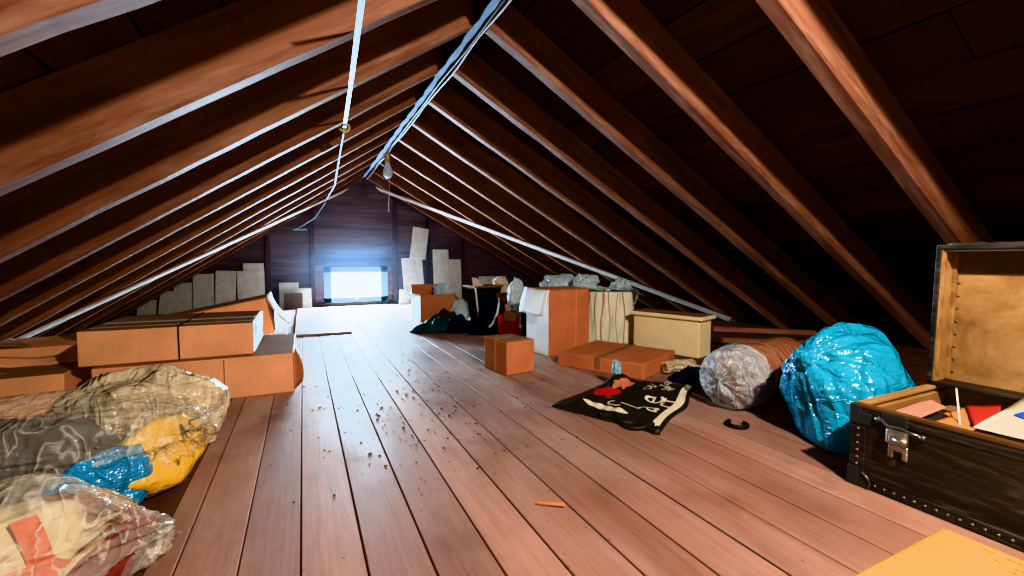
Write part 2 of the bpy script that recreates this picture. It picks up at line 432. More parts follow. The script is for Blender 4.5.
def sheathing(name, side):
    a, L = (AR, LR) if side == 'R' else (AL, LL); s = 1 if side == 'R' else -1
    bm = bmesh.new(); x = -RD * math.tan(a) - .02; end = L + RD / math.tan(a) + .16
    cl = bm.loops.layers.color.new('plank')
    def add(*q):
        i0 = len(bm.faces); bx(bm, *q); c = (random.random(), random.random(), random.random(), 1); bm.faces.ensure_lookup_table()
        for f in bm.faces[i0:]:
            for l in f.loops: l[cl] = c
    while x < end:
        x1 = min(x + .36 + random.uniform(-.03, .03), end); ye = YB
        while ye < YG + .1:
            y1 = min(ye + random.uniform(2.2, 4.5), YG + .12); off = random.uniform(0, .010)
            add(*(sorted((s * (x + .007), s * (x1 - .007)))), ye + .003, y1 - .003, RD + .001 + off, RD + .026 + off)
            ye = y1
        x = x1
    add(*sorted((s * (-RD * math.tan(a) - .1), s * end)), YB, YG + .12, RD + .040, RD + .05)
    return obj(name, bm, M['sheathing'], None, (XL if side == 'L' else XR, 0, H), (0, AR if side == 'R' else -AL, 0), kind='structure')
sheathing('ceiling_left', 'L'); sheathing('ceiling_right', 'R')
obj('trim_1', BX(XL + .012, XR - .012, YB, YG + .1, H + .02, H + .25), M['ridge'], kind='structure')

# wind braces nailed under the rafters
def brace(p0, p1, label, w=.10):
    p0, p1 = Vector(p0), Vector(p1); d = p1 - p0; L = d.length
    x = d.normalized(); side = 'R' if p1.x > p0.x else 'L'
    n = Vector((math.sin(AR), 0, math.cos(AR))) if side == 'R' else Vector((-math.sin(AL), 0, math.cos(AL)))
    y = n.cross(x).normalized(); z = x.cross(y)
    bm = bmesh.new(); bx(bm, 0, L, -w, w, -.012, .012, bev=.003, seg=1)
    o = obj('brace_board', bm, M['pale_board'])
    Mx = Matrix((x, y, z)).transposed().to_4x4(); Mx.translation = p0 - z * .022
    o.matrix_world = Mx
    return tag(o, label, 'brace')
def rp(x, y, s): return (x, y, roof_z(x, s))
brace(rp(1.56, 10.16, 'R'), rp(6.15, 4.80, 'R'), 'long pale diagonal board nailed under the right-hand rafters')
brace(rp(.85, 10.16, 'L'), rp(-2.66, 5.78, 'L'), 'long pale diagonal board nailed under the left-hand rafters')

# ------------------------------------------------------------------ floor
xs = [-.49, -.401, -.216, -.033, .164, .362, .559, .752, .957, 1.169, 1.375, 1.582, 1.791, 2.016, 2.232]
XE0, XE1 = XL - H / math.tan(AL) - RD / math.sin(AL) + .01, XR + H / math.tan(AR) + RD / math.sin(AR) - .01
x = 2.232
while x < XE1 - .05:
    x = min(x + .21, XE1); xs.append(x)
bm = bmesh.new(); cl = bm.loops.layers.color.new('plank')
def plank(x0, x1, y0, y1, z1, mi=0, gap=.003):
    i0 = len(bm.faces); bm.faces.ensure_lookup_table()
    bx(bm, x0 + gap, x1 - gap, y0, y1, z1 - .028, z1, bev=.0025, seg=1, mi=mi)
    c = (random.random(), random.random(), random.random(), 1)
    bm.faces.ensure_lookup_table()
    for f in bm.faces[i0:]:
        for l in f.loops: l[cl] = c
for a, b in zip(xs[:-1], xs[1:]):
    g = random.choice((.002, .003, .003, .0045)); plank(a, b, YB, YG, random.uniform(-.002, 0), 2 if a > 3.05 else 0, gap=g)  # planks far right take dark wood as painted shade under the eave
x = -.49
while x > XE0 + .03:
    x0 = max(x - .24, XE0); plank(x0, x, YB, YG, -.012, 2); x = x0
bx(bm, XE0, XE1, YB, YG, -.06, -.03, mi=1)
obj('floor', bm, [M['floor'], M['subfloor'], M['dark_or_shade_plank']], kind='structure')

obj('added_eave_wall_left', BX(XE0 - .06, XE0 - .001, YB, YG + .1, -.1, .45), M['sheathing'], kind='structure')  # eave walls added to stop sky light leaking in under the roof
obj('added_eave_wall_right', BX(XE1 + .001, XE1 + .06, YB, YG + .1, -.1, .45), M['sheathing'], kind='structure')
# ------------------------------------------------------------------ gable wall with its window
def roof_top_z(x):
    return min(H + (RD + .03) / math.cos(AL) - (XL - x) * math.tan(AL), H + (RD + .03) / math.cos(AR) - (x - XR) * math.tan(AR))
def xspan(z):
    return XL + (z - H - (RD + .03) / math.cos(AL)) / math.tan(AL), XR - (z - H - (RD + .03) / math.cos(AR)) / math.tan(AR)
WX0, WX1, WZ0, WZ1 = .40, 1.73, .075, .85
def gable(name, y0, y1, m, window=True):
    bm = bmesh.new(); z = -.08
    while z < 2.9:
        h = .32 + random.uniform(-.02, .03); z1 = min(z + h, 2.93); off = random.uniform(-.006, .006)
        xa, xb = xspan(z); xc, xd = xspan(z1)
        def slab(l0, r0, l1, r1, zz0, zz1):
            vs = [bm.verts.new(p) for p in ((l0, y0 + off, zz0), (r0, y0 + off, zz0), (r1, y0 + off, zz1), (l1, y0 + off, zz1), (l0, y1, zz0), (r0, y1, zz0), (r1, y1, zz1), (l1, y1, zz1))]
            for q in ((0, 1, 2, 3), (7, 6, 5, 4), (0, 4, 5, 1), (1, 5, 6, 2), (2, 6, 7, 3), (3, 7, 4, 0)): bm.faces.new([vs[i] for i in q])
        if window and z < WZ1 and z1 > WZ0:
            slab(xa, WX0, xc, WX0, z, z1); slab(WX1, xb, WX1, xd, z, z1)
            if z < WZ0: slab(WX0, WX1, WX0, WX1, z, WZ0)
            if z1 > WZ1: slab(WX0, WX1, WX0, WX1, WZ1, z1)
        else: slab(xa, xb, xc, xd, z, z1)
        z = z1
    return obj(name, bm, m, kind='structure')
gable('wall_back', YG, YG + .05, M['gable'])
gable('wall_front', YB - .05, YB, M['gable'], False)
ti = 2
for sx in (-.63, .19, 1.90, 2.66, 3.52):
    z1 = min(roof_z(sx - .05, 'L') if sx < 1.2 else roof_z(sx + .05, 'R'), 2.6)
    obj('trim_%d' % ti, BX(sx - .045, sx + .045, YG - .055, YG - .003, 0, z1, bev=.004, seg=1), M['stud'], kind='structure'); ti += 1
obj('trim_%d' % ti, BX(.235, 1.855, YG - .05, YG - .003, .90, .99, bev=.004, seg=1), M['stud'], kind='structure'); ti += 1
obj('trim_%d' % ti, BX(.235, 1.855, YG - .05, YG - .003, 0, .07, bev=.004, seg=1), M['stud'], kind='structure'); ti += 1
win = bpy.data.objects.new('window_1', None); C.objects.link(win); win.location = (1.065, YG, 0); win['kind'] = 'structure'
b = bmesh.new(); fw = .15; hx = (WX1 - WX0) / 2
bx(b, -hx, hx, -.03, .05, WZ0, WZ0 + fw * .75, bev=.006); bx(b, -hx, hx, -.03, .05, WZ1 - fw * .8, WZ1, bev=.006)
bx(b, -hx, -hx + fw, -.03, .05, WZ0, WZ1, bev=.006); bx(b, hx - fw, hx, -.03, .05, WZ0, WZ1, bev=.006)
obj('window_frame', b, M['window_frame'], win)
b = bmesh.new(); bx(b, -hx + .12, hx - .12, .018, .022, WZ0 + .09, WZ1 - .09); obj('pane', b, M['pane'], win)
b = bmesh.new(); bx(b, -.035, .035, -.05, -.03, WZ0 + .05, WZ0 + .10, bev=.004); tube(b, [(0, -.04, WZ0 + .075), (.02, -.07, WZ0 + .10), (.02, -.07, WZ0 + .16)], .008)
obj('window_latch', b, M['metal'], win)

# ------------------------------------------------------------------ panels leaning on the gable wall
def panel(x0, x1, z, label, y=10.06, lean=.10, roll=0, m='panel', th=.025, zb=0):
    w = x1 - x0
    b = BX(-w / 2, w / 2, -th / 2, th / 2, 0, z, bev=.003, seg=1)
    for v in b.verts: v.co.x += .012 * noise.noise(Vector((v.co.z * 3, x0 * 5, 1)))
    o = obj('insulation_panel', b, M[m], None, ((x0 + x1) / 2, y, zb), (-math.asin(min(.5, lean / z)), roll, 0))
    return tag(o, label, 'panel', 'pale panels leaning on the gable wall')
panel(-1.16, -.69, .79, 'wide pale panel in front of a taller one, left of the window', 10.0, .10)
panel(-1.06, -.70, .94, 'tall pale panel behind a wider one left of the window', 10.07, .08)
panel(-1.54, -1.20, .80, 'pale panel with slanted top, second pair of panels from the left, right one', 10.0, .12, .03)
panel(-1.89, -1.55, .74, 'pale panel tucked beneath the left rafters, directly left of the slanted-top panel', 10.02, .10)
panel(-2.18, -1.90, .58, 'narrow pale panel under the left eave, third from the left end', 10.02, .09)
panel(-2.42, -2.19, .44, 'small pale panel under the left eave, second from the left end', 10.0, .09, .1)
panel(-2.72, -2.44, .28, 'lowest pale panel at the far left under the eave', 10.0, .07)
panel(-.45, -.09, .54, 'pale panel standing left of the window behind a small brown board', 10.05, .08)
panel(-.20, .15, .42, 'shorter pale panel nearest the left side of the window', 9.99, .07)
panel(-.36, -.02, .33, 'small brown board leaning in front of two pale panels by the window', 9.92, .06, 0, 'panel_brown')
panel(2.08, 2.55, 1.06, 'large pale panel right of the window, lower of two', 9.98, .14, -.05)
panel(2.21, 2.58, .72, 'pale panel tilted on top of another right of the window', 10.10, .05, .14, zb=1.03)
panel(2.76, 3.14, 1.25, 'taller of two narrow pale panels standing right of the tilted pair', 10.02, .10)
panel(3.10, 3.45, 1.02, 'shorter of two narrow pale panels standing right of the tilted pair', 10.05, .09)
panel(1.93, 2.10, .34, 'scrap of pale panel at the foot of the large right-hand panel', 9.90, .05, .08)
panel(3.75, 4.45, .62, 'low pale grey panel under the right rafters behind the bags', 9.6, .10)

# plywood sheet on the far floor
o = obj('plywood_sheet', BX(-.12, .60, 6.38, 9.80, .001, .022, bev=.002, seg=1), M['plywood']); tag(o, 'pale plywood sheet lying on the planks below the window', 'board')

# ------------------------------------------------------------------ cardboard boxes
def box(name, label, cat, c, w, d, h, rz, m='card', tape=True, z=0, rot=None, bev=.008, tapeside=True, seam=True, group=None, top=None):
    """closed carton; c = its nearest floor corner, u along +x(rz), v along +y(rz)"""
    t = thing(name, label, cat, (c[0], c[1], z), rz, group, rot)
    b = BX(0, w, 0, d, 0, h, bev=bev)
    bmesh.ops.subdivide_edges(b, edges=[e for e in b.edges if e.calc_length() > .1], cuts=4, use_grid_fill=True)
    sd = c[0] * 3 + c[1]
    for v in b.verts:
        n = Vector((v.co.x * 3 + sd, v.co.y * 3, v.co.z * 3))
        edge = min(v.co.x, w - v.co.x) < .02 or min(v.co.y, d - v.co.y) < .02
        v.co += Vector((noise.noise(n), noise.noise(n + Vector((9, 0, 0))), noise.noise(n + Vector((0, 9, 0))) * (v.co.z > h * .5))) * .005
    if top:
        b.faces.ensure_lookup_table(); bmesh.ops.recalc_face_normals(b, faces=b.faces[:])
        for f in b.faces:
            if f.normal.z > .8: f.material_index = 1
    obj('body', b, [M[m], M[top]] if top else M[m], t)
    if tape:
        b = bmesh.new(); q = .003
        bx(b, -q, w + q, d / 2 - .028, d / 2 + .028, h + .001, h + .007)
        if tapeside:
            bx(b, -q - .004, .002, d / 2 - .028, d / 2 + .028, h - .12, h + .004); bx(b, w - .002, w + q + .004, d / 2 - .028, d / 2 + .028, h - .12, h + .004)
        obj('tape', b, M['tape'], t)
    return t

# right-hand side
t = box('cardboard_box', 'small red-brown cardboard box alone on the open floor', 'box', (1.568, 3.396), .30, .37, .292, .17, 'card2', tape=False)
b = bmesh.new(); bx(b, -.005, .001, .17, .215, .01, .295); bx(b, -.003, .16, .17, .215, .292, .298); obj('tape', b, M['tape'], t)
b = bmesh.new(); bx(b, .0, .30, .0, .004, .29, .296); bx(b, .02, .28, .03, .35, .2925, .2955); obj('top_flap', b, M['card_top'], t)
# tall carton with white flap
t = box('cardboard_box', 'tall orange cardboard carton with a white side and open white flap', 'box', (2.28, 3.90), .54, .43, .685, .10, 'card2', tape=False)
b = bmesh.new(); bx(b, -.006, .0, .01, .42, .004, .66); obj('white_side', b, M['white_card'], t)
def wf(u, v):
    return Vector((-.010 - .075 * v - .01 * math.sin(v * 3), -.015 + u * .46, .695 - v * .27 - .008 * math.sin(u * 5)))
obj('flap', grid(wf, 8, 8, .006), M['white_card'], t)
b = bmesh.new(); bx(b, -.01, .54, -.008, .43, .685, .695, bev=.003, seg=1); bx(b, .0, .54, .20, .215, .694, .697); obj('flap', b, M['card2'], t)
b = bmesh.new(); bx(b, .35, .358, -.004, .0, .0, .68); obj('seam', b, M['card'], t)
# flat carton
t = box('cardboard_box', 'low wide flat cardboard box lying in front of the cream crate', 'box', (2.534, 2.782), .76, .85, .132, .44, 'card2', tape=False)
b = bmesh.new(); bx(b, -.004, .764, .40, .45, .132, .137); bx(b, .762, .768, .40, .45, .03, .135); bx(b, -.006, .0, .40, .45, .03, .135); obj('tape', b, M['card_top'], t)
# cream crate with lid
t = thing('storage_crate', 'cream yellow lidded crate behind the flat cardboard box', 'box', (3.60, 3.16, 0), .29)
b = bmesh.new(); bx(b, 0, .27, 0, .76, 0, .385, bev=.008); obj('body', b, M['cream'], t)
b = bmesh.new(); bx(b, -.03, .30, -.035, .79, .385, .425, bev=.008); obj('lid', b, M['cream'], t)
b = bmesh.new(); bx(b, .29, .34, -.02, .03, .387, .404, bev=.004); obj('lid_tab', b, M['cream'], t)
b = bmesh.new(); bx(b, -.015, .285, -.02, .775, .425, .429); obj('top_panel', b, M['card_top'], t)

# left-hand stack
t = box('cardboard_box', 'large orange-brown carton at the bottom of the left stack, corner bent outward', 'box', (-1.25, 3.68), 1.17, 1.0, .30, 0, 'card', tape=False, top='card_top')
def cornerflap(u, v): return Vector((1.172 + .085 * v * (1 - .3 * u) * math.sin(u * PI * .5 + .2), -.004 + .16 * v, .02 + .27 * (1 - u) + .02 * v))
obj('flap', grid(cornerflap, 6, 4, .006), M['card2'], t)
b = bmesh.new(); bx(b, 1.171, 1.178, .03, .95, .02, .27); obj('side_sheet', b, M['white_card'], t)
b = bmesh.new(); bx(b, .72, .726, -.003, .0, .01, .29); obj('crease', b, M['card_top'], t)
# strapped carton on top
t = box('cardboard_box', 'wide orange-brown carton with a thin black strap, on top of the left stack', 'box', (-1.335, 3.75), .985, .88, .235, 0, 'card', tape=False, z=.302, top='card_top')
b = bmesh.new(); sx = .538
bx(b, sx - .0045, sx + .0045, -.005, -.001, .0, .24); bx(b, sx - .0045, sx + .0045, -.006, .886, .235, .242); obj('strap', b, M['black'], t)
b = bmesh.new(); obj('tape', BX(.02, .97, .36, .43, .236, .240), M['pale_board'], t); obj('tape', BX(.03, .97, .12, .15, .236, .239), M['pale_board'], t); b.free()
b = bmesh.new(); bx(b, .985, .992, .02, .86, .01, .23); obj('white_side', b, M['white_card'], t)
def crump(u, v): 
    n = noise.noise(Vector((u * 9, v * 9, 2)))
    return Vector((.995 + .02 * n, .0 + .25 * u, .12 + .13 * v + .02 * n))
obj('loose_film', grid(crump, 10, 8), M['clear_cool'], t, smooth=True)
# front-left carton with dusty dark top
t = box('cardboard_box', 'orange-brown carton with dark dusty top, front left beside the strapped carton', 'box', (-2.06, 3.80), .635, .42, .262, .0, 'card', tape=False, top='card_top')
b = bmesh.new(); bx(b, .0, .30, .15, .18, .2625, .266); obj('tape', b, M['pale_board'], t)
def fl(u, v): return Vector((.0 + u * .50, .36 + .10 * v, .267 + .05 * v + .012 * math.sin(u * 7)))
obj('flap', grid(fl, 12, 4, .005), M['card'], t)
# back-left low carton
t = box('cardboard_box', 'orange carton at the far left edge, behind the dusty-topped carton', 'box', (-2.16, 4.36), .64, .6, .36, .03, 'card', tape=False)
def fl2(u, v): return Vector((u * .63, .02 + .56 * v, .366 + .02 * math.sin(u * 6 + v * 3)))
obj('flap', grid(fl2, 12, 6, .005), M['card_top'], t)
# tilted carton behind
t = box('cardboard_box', 'tilted orange carton propped behind the left stack with a white liner sheet', 'box', (-.24, 4.98), .0, .0, .0, 0) if False else thing('cardboard_box', 'tilted orange carton propped behind the left stack with a white liner sheet', 'box', (-1.62, 4.95, .0), 0, None, (0, -.20, 0))
b = BX(0, 1.38, 0, .55, 0.0, .36, bev=.008); obj('body', b, M['card'], t)
b = bmesh.new(); bx(b, 1.385, 1.395, .0, .55, .02, .36); obj('side', b, M['card_top'], t)
def lin(u, v): return Vector((1.40 + .12 * (1 - v) ** 2, .05 + .5 * u, .05 + .33 * v))
obj('liner_sheet', grid(lin, 4, 8, .012), M['foam'], t)
b = bmesh.new(); bx(b, .0, 1.38, .0, .55, .36, .366); obj('top_flap', b, M['card_top'], t)

# ------------------------------------------------------------------ far pile on the right
t = thing('cardboard_box', 'open brown carton with a white left side, at the far end of the pile', 'box', (1.703, 7.0, 0), .12)
b = bmesh.new(); W, D, HH, th = .60, .42, .43, .012
bx(b, 0, W, 0, th, 0, HH); bx(b, 0, W, D - th, D, 0, HH); bx(b, 0, th, 0, D, 0, HH); bx(b, W - th, W, 0, D, 0, HH); bx(b, 0, W, 0, D, 0, th)
obj('body', b, M['card2'], t)
b = bmesh.new(); bx(b, -.008, .0, .01, D - .01, .01, HH - .01); obj('white_side', b, M['white_card'], t)
b = bmesh.new(); bx(b, 0, W, -.006, .006, -.02, .16, Matrix.Translation((0, D, HH)) @ Matrix.Rotation(-.25, 4, 'X')); obj('flap', b, M['card2'], t)
b = bmesh.new(); bx(b, -.14, .0, 0, D, -.006, .006, Matrix.Translation((0, 0, HH)) @ Matrix.Rotation(-.2, 4, 'Y')); obj('flap', b, M['white_card'], t)
b = bmesh.new(); bx(b, 0, .12, 0, D, -.006, .006, Matrix.Translation((W, 0, HH)) @ Matrix.Rotation(.9, 4, 'Y')); obj('flap', b, M['card_top'], t)
o = obj('crumpled_plastic', blob(.17, .14, .14, 3, .2, .2, 2, 5, .6, 4), M['white_film'], None, (2.12, 7.25, .40)); tag(o, 'crumpled clear plastic in the open brown carton', 'plastic')
# bin
t = thing('waste_bin', 'tapered dark grey bin with papers sticking out, behind the dark clothes', 'bin', (2.52, 6.36, 0), .1)
def loft(bm, x0, y0, x1, y1, h, th=.0):
    vs = [bm.verts.new(p) for p in ((-x0, -y0, 0), (x0, -y0, 0), (x0, y0, 0), (-x0, y0, 0), (-x1, -y1, h), (x1, -y1, h), (x1, y1, h), (-x1, y1, h))]
    for q in ((3, 2, 1, 0), (0, 1, 5, 4), (1, 2, 6, 5), (2, 3, 7, 6), (3, 0, 4, 7)): bm.faces.new([vs[i] for i in q])
    bmesh.ops.solidify(bm, geom=bm.faces[:], thickness=.012)
b = bmesh.new(); loft(b, .13, .13, .23, .20, .60); obj('body', b, M['bin'], t)
b = bmesh.new(); bx(b, -.245, .245, -.215, -.20, .585, .61, bev=.003, seg=1); bx(b, -.245, -.225, -.215, .215, .585, .61); bx(b, .225, .245, -.215, .215, .585, .61); bx(b, -.245, .245, .20, .215, .585, .61); obj('rim', b, M['card_top'], t)
b = bmesh.new(); bx(b, -.012, .012, -.012, .0, 0, .62, Matrix.Translation((-.13, -.135, 0)) @ Matrix.Rotation(-.165, 4, 'Y') @ Matrix.Rotation(.11, 4, 'X')); obj('edge_strip', b, M['white_card'], t)
def pap(u, v): return Vector((-.14 + .24 * u * (1 - .7 * v), -.05 + .1 * v, -.05 + .22 * v + .02 * noise.noise(Vector((u * 3, v * 3, 0)))))
o = obj('paper_sheet', grid(pap, 6, 6, .002), M['white_paper'], None, (2.50, 6.36, .56)); tag(o, 'pointed white paper sticking up from the grey bin', 'paper')
o = obj('cloth_bundle', blob(.15, .13, .40, 12, .2, .08, 2, 4, .8, 4), M['cream_cloth'], None, (2.93, 6.50, 0)); tag(o, 'cream yellow cloth bundle standing right of the grey bin', 'bundle')
o = obj('paper_sheet', blob(.12, .10, .09, 14, .3, .25, 2, 5, .6, 4), M['white_paper'], None, (2.86, 6.46, .60)); tag(o, 'crumpled white paper on the cream cloth bundle', 'paper')
o = obj('plastic_bag', blob(.17, .12, .22, 15, .2, .2, 2, 5, .7, 4), M['white_film'], None, (2.30, 6.75, 0)); tag(o, 'grey plastic bag between the open carton and the grey bin', 'bag')
# black rucksack / garment bag with white edge
t = thing('black_bag', 'black bag with a white edge stripe leaning beside the red gift bag', 'bag', (2.43, 5.72, 0), .2)
obj('body', blob(.20, .17, .26, 21, .15, .08, 1.6, 4, .7, 4, lumps=(((.3, 0, 1), .35, 4),)), M['navy_cloth'], t)
obj('edge_stripe', ribbon(bmesh.new(), [(-.20, -.13, .04), (-.13, -.18, .14), (-.06, -.18, .27), (.0, -.14, .40), (.04, -.08, .47)], .016, (1, 0, -.3)), M['white_card'], t)
o = obj('clothing', blob(.17, .15, .11, 24, .25, .15, 1.8, 4, .6, 4), M['tan_cloth'], None, (2.62, 5.78, .37)); tag(o, 'brown rumpled garment on top of the black bag', 'clothing')
# clothes heap
def heap(cx, cy, rx, ry, h, seed):
    def f(u, v):
        a = u * 2 * PI; r = v * (1 + .28 * noise.noise(Vector((math.cos(a) * 1.6, math.sin(a) * 1.6, seed))))
        z = h * max(0, (1 - v ** 1.6)) * (1 + .9 * noise.noise(Vector((math.cos(a) * r * 3, math.sin(a) * r * 3, seed + 5)))) + .02 * abs(noise.noise(Vector((math.cos(a) * r * 9, math.sin(a) * r * 9, seed)))) * (v < .97)
        return Vector((rx * r * math.cos(a), ry * r * math.sin(a), max(0.004, z)))
    return grid(f, 64, 14)
for cx, cy, rx, ry, h, s, m, lab in ((1.72, 6.05, .40, .26, .13, 1, 'teal_cloth', 'dark teal garment lying on the floor, left of the clothes pile'),
                                     (2.08, 5.95, .42, .30, .17, 2, 'navy_cloth', 'navy garment heaped in the middle of the clothes pile'),
                                     (1.98, 6.55, .36, .26, .20, 3, 'dark_cloth', 'dark grey garment heaped against the open brown carton'),
                                     (2.30, 5.55, .34, .20, .07, 4, 'navy_cloth', 'black garment lying flat in front of the black bag')):
    o = obj('clothing', heap(0, 0, rx, ry, h, s), M[m], None, (cx, cy, 0), smooth=True); tag(o, lab, 'clothing', 'clothes heaped on the floor')
# red gift bag
t = thing('gift_bag', 'glossy red gift bag with patterned top, beside the tall carton', 'bag', (2.46, 5.28, 0), -.35)
b = bmesh.new(); loft(b, .13, .07, .14, .075, .27); obj('body', b, M['gift_red'], t)
b = bmesh.new(); bx(b, -.06, .10, -.083, -.076, .20, .33); obj('pattern', b, M['gift_print'], t)
o = obj('black_bag', blob(.17, .15, .22, 31, .15, .08, 2, 4, .7, 4), M['navy_cloth'], None, (2.74, 5.12, 0)); tag(o, 'small black bag between the red gift bag and tall carton', 'bag')
# clear plastic bags on top of the heap
for i, (p, r, lab) in enumerate((((2.49, 5.12, .36), (.125, .13, .23), 'clear bluish plastic bag bulging left of the tall carton'),
                                 ((3.06, 4.98, .58), (.28, .17, .13), 'clear plastic bag lying behind the tall carton'),
                                 ((3.22, 4.62, .63), (.19, .14, .12), 'knotted clear plastic bag above the tall carton'),
                                 ((3.72, 4.50, .36), (.22, .18, .23), 'clear plastic bag hanging over the right side of the striped sack'))):
    o = obj('plastic_bag', blob(*r, 40 + i, .2, .14, 1.8, 4, .7, 5, pole=(0, 0, 1), pleat=.22), M['white_film'], None, p); tag(o, lab, 'bag', 'clear plastic bags behind the tall carton')
# hidden support: filled sack below the clear bag
o = obj('filled_sack', blob(.40, .30, .30, 48, .1, .06, 1.6, 4, .8, 4), M['white_film'], None, (3.05, 5.0, 0)); tag(o, 'filled pale plastic sack standing behind the tall carton', 'bag')
# striped sack
t = thing('striped_sack', 'tall off-white sack with thin red and green stripes, beside the tall carton', 'bag', (3.40, 4.36, 0), -.50)
def sackbm(s=1.0):
    bm = bmesh.new(); nz, na = 24, 64; rings = []
    for i in range(nz + 1):
        z = i / nz; ring = []
        for k in range(na):
            a = 2 * PI * k / na; c, sn = math.cos(a), math.sin(a)
            q = (abs(c) ** 5 + abs(sn) ** 5) ** (-1 / 5)
            r = q * (1 - .10 * z + .02 * math.sin(z * 5)) * (1 + .022 * math.sin(a * 17 + 2 * noise.noise(Vector((z * 2, a, 0)))) * (z > .0)) * (1 if z < .96 else .93)
            ring.append(bm.verts.new((.295 * c * r * s, .22 * sn * r * s, .62 * z)))
        rings.append(ring)
    for i in range(nz):
        for k in range(na):
            f = bm.faces.new([rings[i][k], rings[i][(k + 1) % na], rings[i + 1][(k + 1) % na], rings[i + 1][k]]); f.smooth = True
    bm.faces.new(rings[0][::-1]); bm.faces.new(rings[-1]); return bm
obj('body', sackbm(), M['stripe_sack'], t)
for x, m, w in ((-.20, 'stripe_green', .004), (-.12, 'stripe_red', .007), (-.03, 'stripe_green', .004), (.06, 'stripe_green', .003), (.15, 'stripe_red', .003)):
    obj('stripe', ribbon(bmesh.new(), [(x * (1 - .1 * z) + .012 * math.sin(z * 6 + x * 30), -.238 + .024 * z, .62 * z) for z in [i / 12 for i in range(13)]], w, (1, 0, 0), .004), M[m], t)
o = obj('plastic_sheet', grid(lambda u, v: Vector((-.36 + .72 * u, -.24 + .46 * v, .02 + .04 * noise.noise(Vector((u * 4, v * 4, 3))) + .03 * noise.noise(Vector((u * 11, v * 11, 3))) - .07 * max(0, abs(u - .5) * 2 - .75) * 4 * (u > .5))), 30, 20), M['white_film'], None, (3.44, 4.40, .625), (0, 0, -.50), smooth=True)
tag(o, 'crumpled clear plastic sheet draped over the striped sack', 'plastic')
# two boards by the right eave
for i, (y, z) in enumerate(((3.30, .24), (3.18, .14))):
    o = obj('loose_board', BX(0, 1.1, -.03, .03, 0, .05, bev=.004, seg=1), M['rafter'], None, (3.95, y, z), (0, .04, -.45 + .0 * i)); tag(o, 'reddish loose board near the right eave, ' + ('upper' if i == 0 else 'lower') + ' of two', 'board', 'loose boards by the right eave')

# ------------------------------------------------------------------ parcel roll, sheet of film, blue bag
t = thing('paper_parcel', 'brown paper parcel roll with a clear plastic end, left of the blue bag', 'parcel', (2.60, 2.01, 0), .16)
bm = bmesh.new(); n, m_ = 40, 30; rings = []
for i in range(m_ + 1):
    s = i / m_; ring = []
    for k in range(n):
        a = 2 * PI * k / n
        r = .205 * (1 + .07 * noise.noise(Vector((math.cos(a) * 1.2, math.sin(a) * 1.2, s * 3))) + .02 * noise.noise(Vector((math.cos(a) * 5, math.sin(a) * 5, s * 9)))) * (1 if s > .2 else .90 + .5 * s) * (1 if s < .93 else .97)
        ring.append(bm.verts.new((.82 * s, r * math.cos(a) * 1.02, max(.002, .200 + r * math.sin(a)))))
    rings.append(ring)
for i in range(m_):
    for k in range(n):
        f = bm.faces.new([rings[i][k], rings[i][(k + 1) % n], rings[i + 1][(k + 1) % n], rings[i + 1][k]]); f.smooth = True
bm.faces.new(rings[0][::-1]); bm.faces.new(rings[-1])
obj('body', bm, M['kraft'], t)
b = bmesh.new()
for s in (.42,):
    pts = [(.82 * s, .209 * math.cos(a), .200 + .209 * math.sin(a)) for a in [2 * PI * i / 32 for i in range(33)]]
    tube(b, pts, .006, 6)
obj('string', b, M['card_top'], t)
bm = bmesh.new(); rings = []
for i in range(19):
    s = i / 18; ring = []
    for k in range(72):
        a = 2 * PI * k / 72
        r = .226 * s ** .7 * (1 + .03 * s * noise.noise(Vector((math.cos(a) * 6, math.sin(a) * 6, 0))))
        x = -.13 * (1 - s ** 2) + .12 * max(0, s - .85) / .15 - .01 + .035 * noise.noise(Vector((math.cos(a) * 5, math.sin(a) * 5, s * 2))) * (1 - s * .6) + .05 * noise.noise(Vector((math.cos(a) * 2.2, math.sin(a) * 2.2, s * 3 + 7))) * (1 - s)
        ring.append(bm.verts.new((x, r * math.cos(a), max(.004, .200 + r * math.sin(a)))))
    rings.append(ring)
for i in range(18):
    for k in range(72):
        f = bm.faces.new([rings[i][k], rings[i][(k + 1) % 72], rings[i + 1][(k + 1) % 72], rings[i + 1][k]]); f.smooth = True
obj('plastic_end', bm, M['clear_cool'], t)
o = obj('plastic_bag', blob(.20, .13, .075, 52, .25, .2, 1.8, 5, .6, 5), M['clear_beige'], None, (3.02, 2.86, 0)); tag(o, 'flattened clear plastic bag between the cream crate and the paper parcel', 'bag')
o = obj('clothing', heap(0, 0, .26, .16, .10, 9), M['navy_cloth'], None, (2.95, 2.62, 0), smooth=True); tag(o, 'black cloth on the floor between the flat box and the parcel', 'clothing')

t = thing('blue_bag', 'large filled translucent blue plastic sack behind the black trunk', 'bag', (2.80, 1.42, 0))
obj('body', blob(.345, .29, .43, 61, .07, .05, 1.5, 4, .52, 6, power=2.2, lumps=(((.1, .2, 1), .06, 5), ((-1, .3, .35), .10, 6)), pole=(-.75, .15, .45), pleat=.06, npl=24), M['blue_plastic'], t)
obj('tied_neck', blob(.045, .05, .08, 62, .2, .3, 2, 5, .9, 4, pole=(0, 0, 1), pleat=.4, npl=20), M['blue_plastic'], t, (-.31, .05, .40), (.2, -.7, 0))

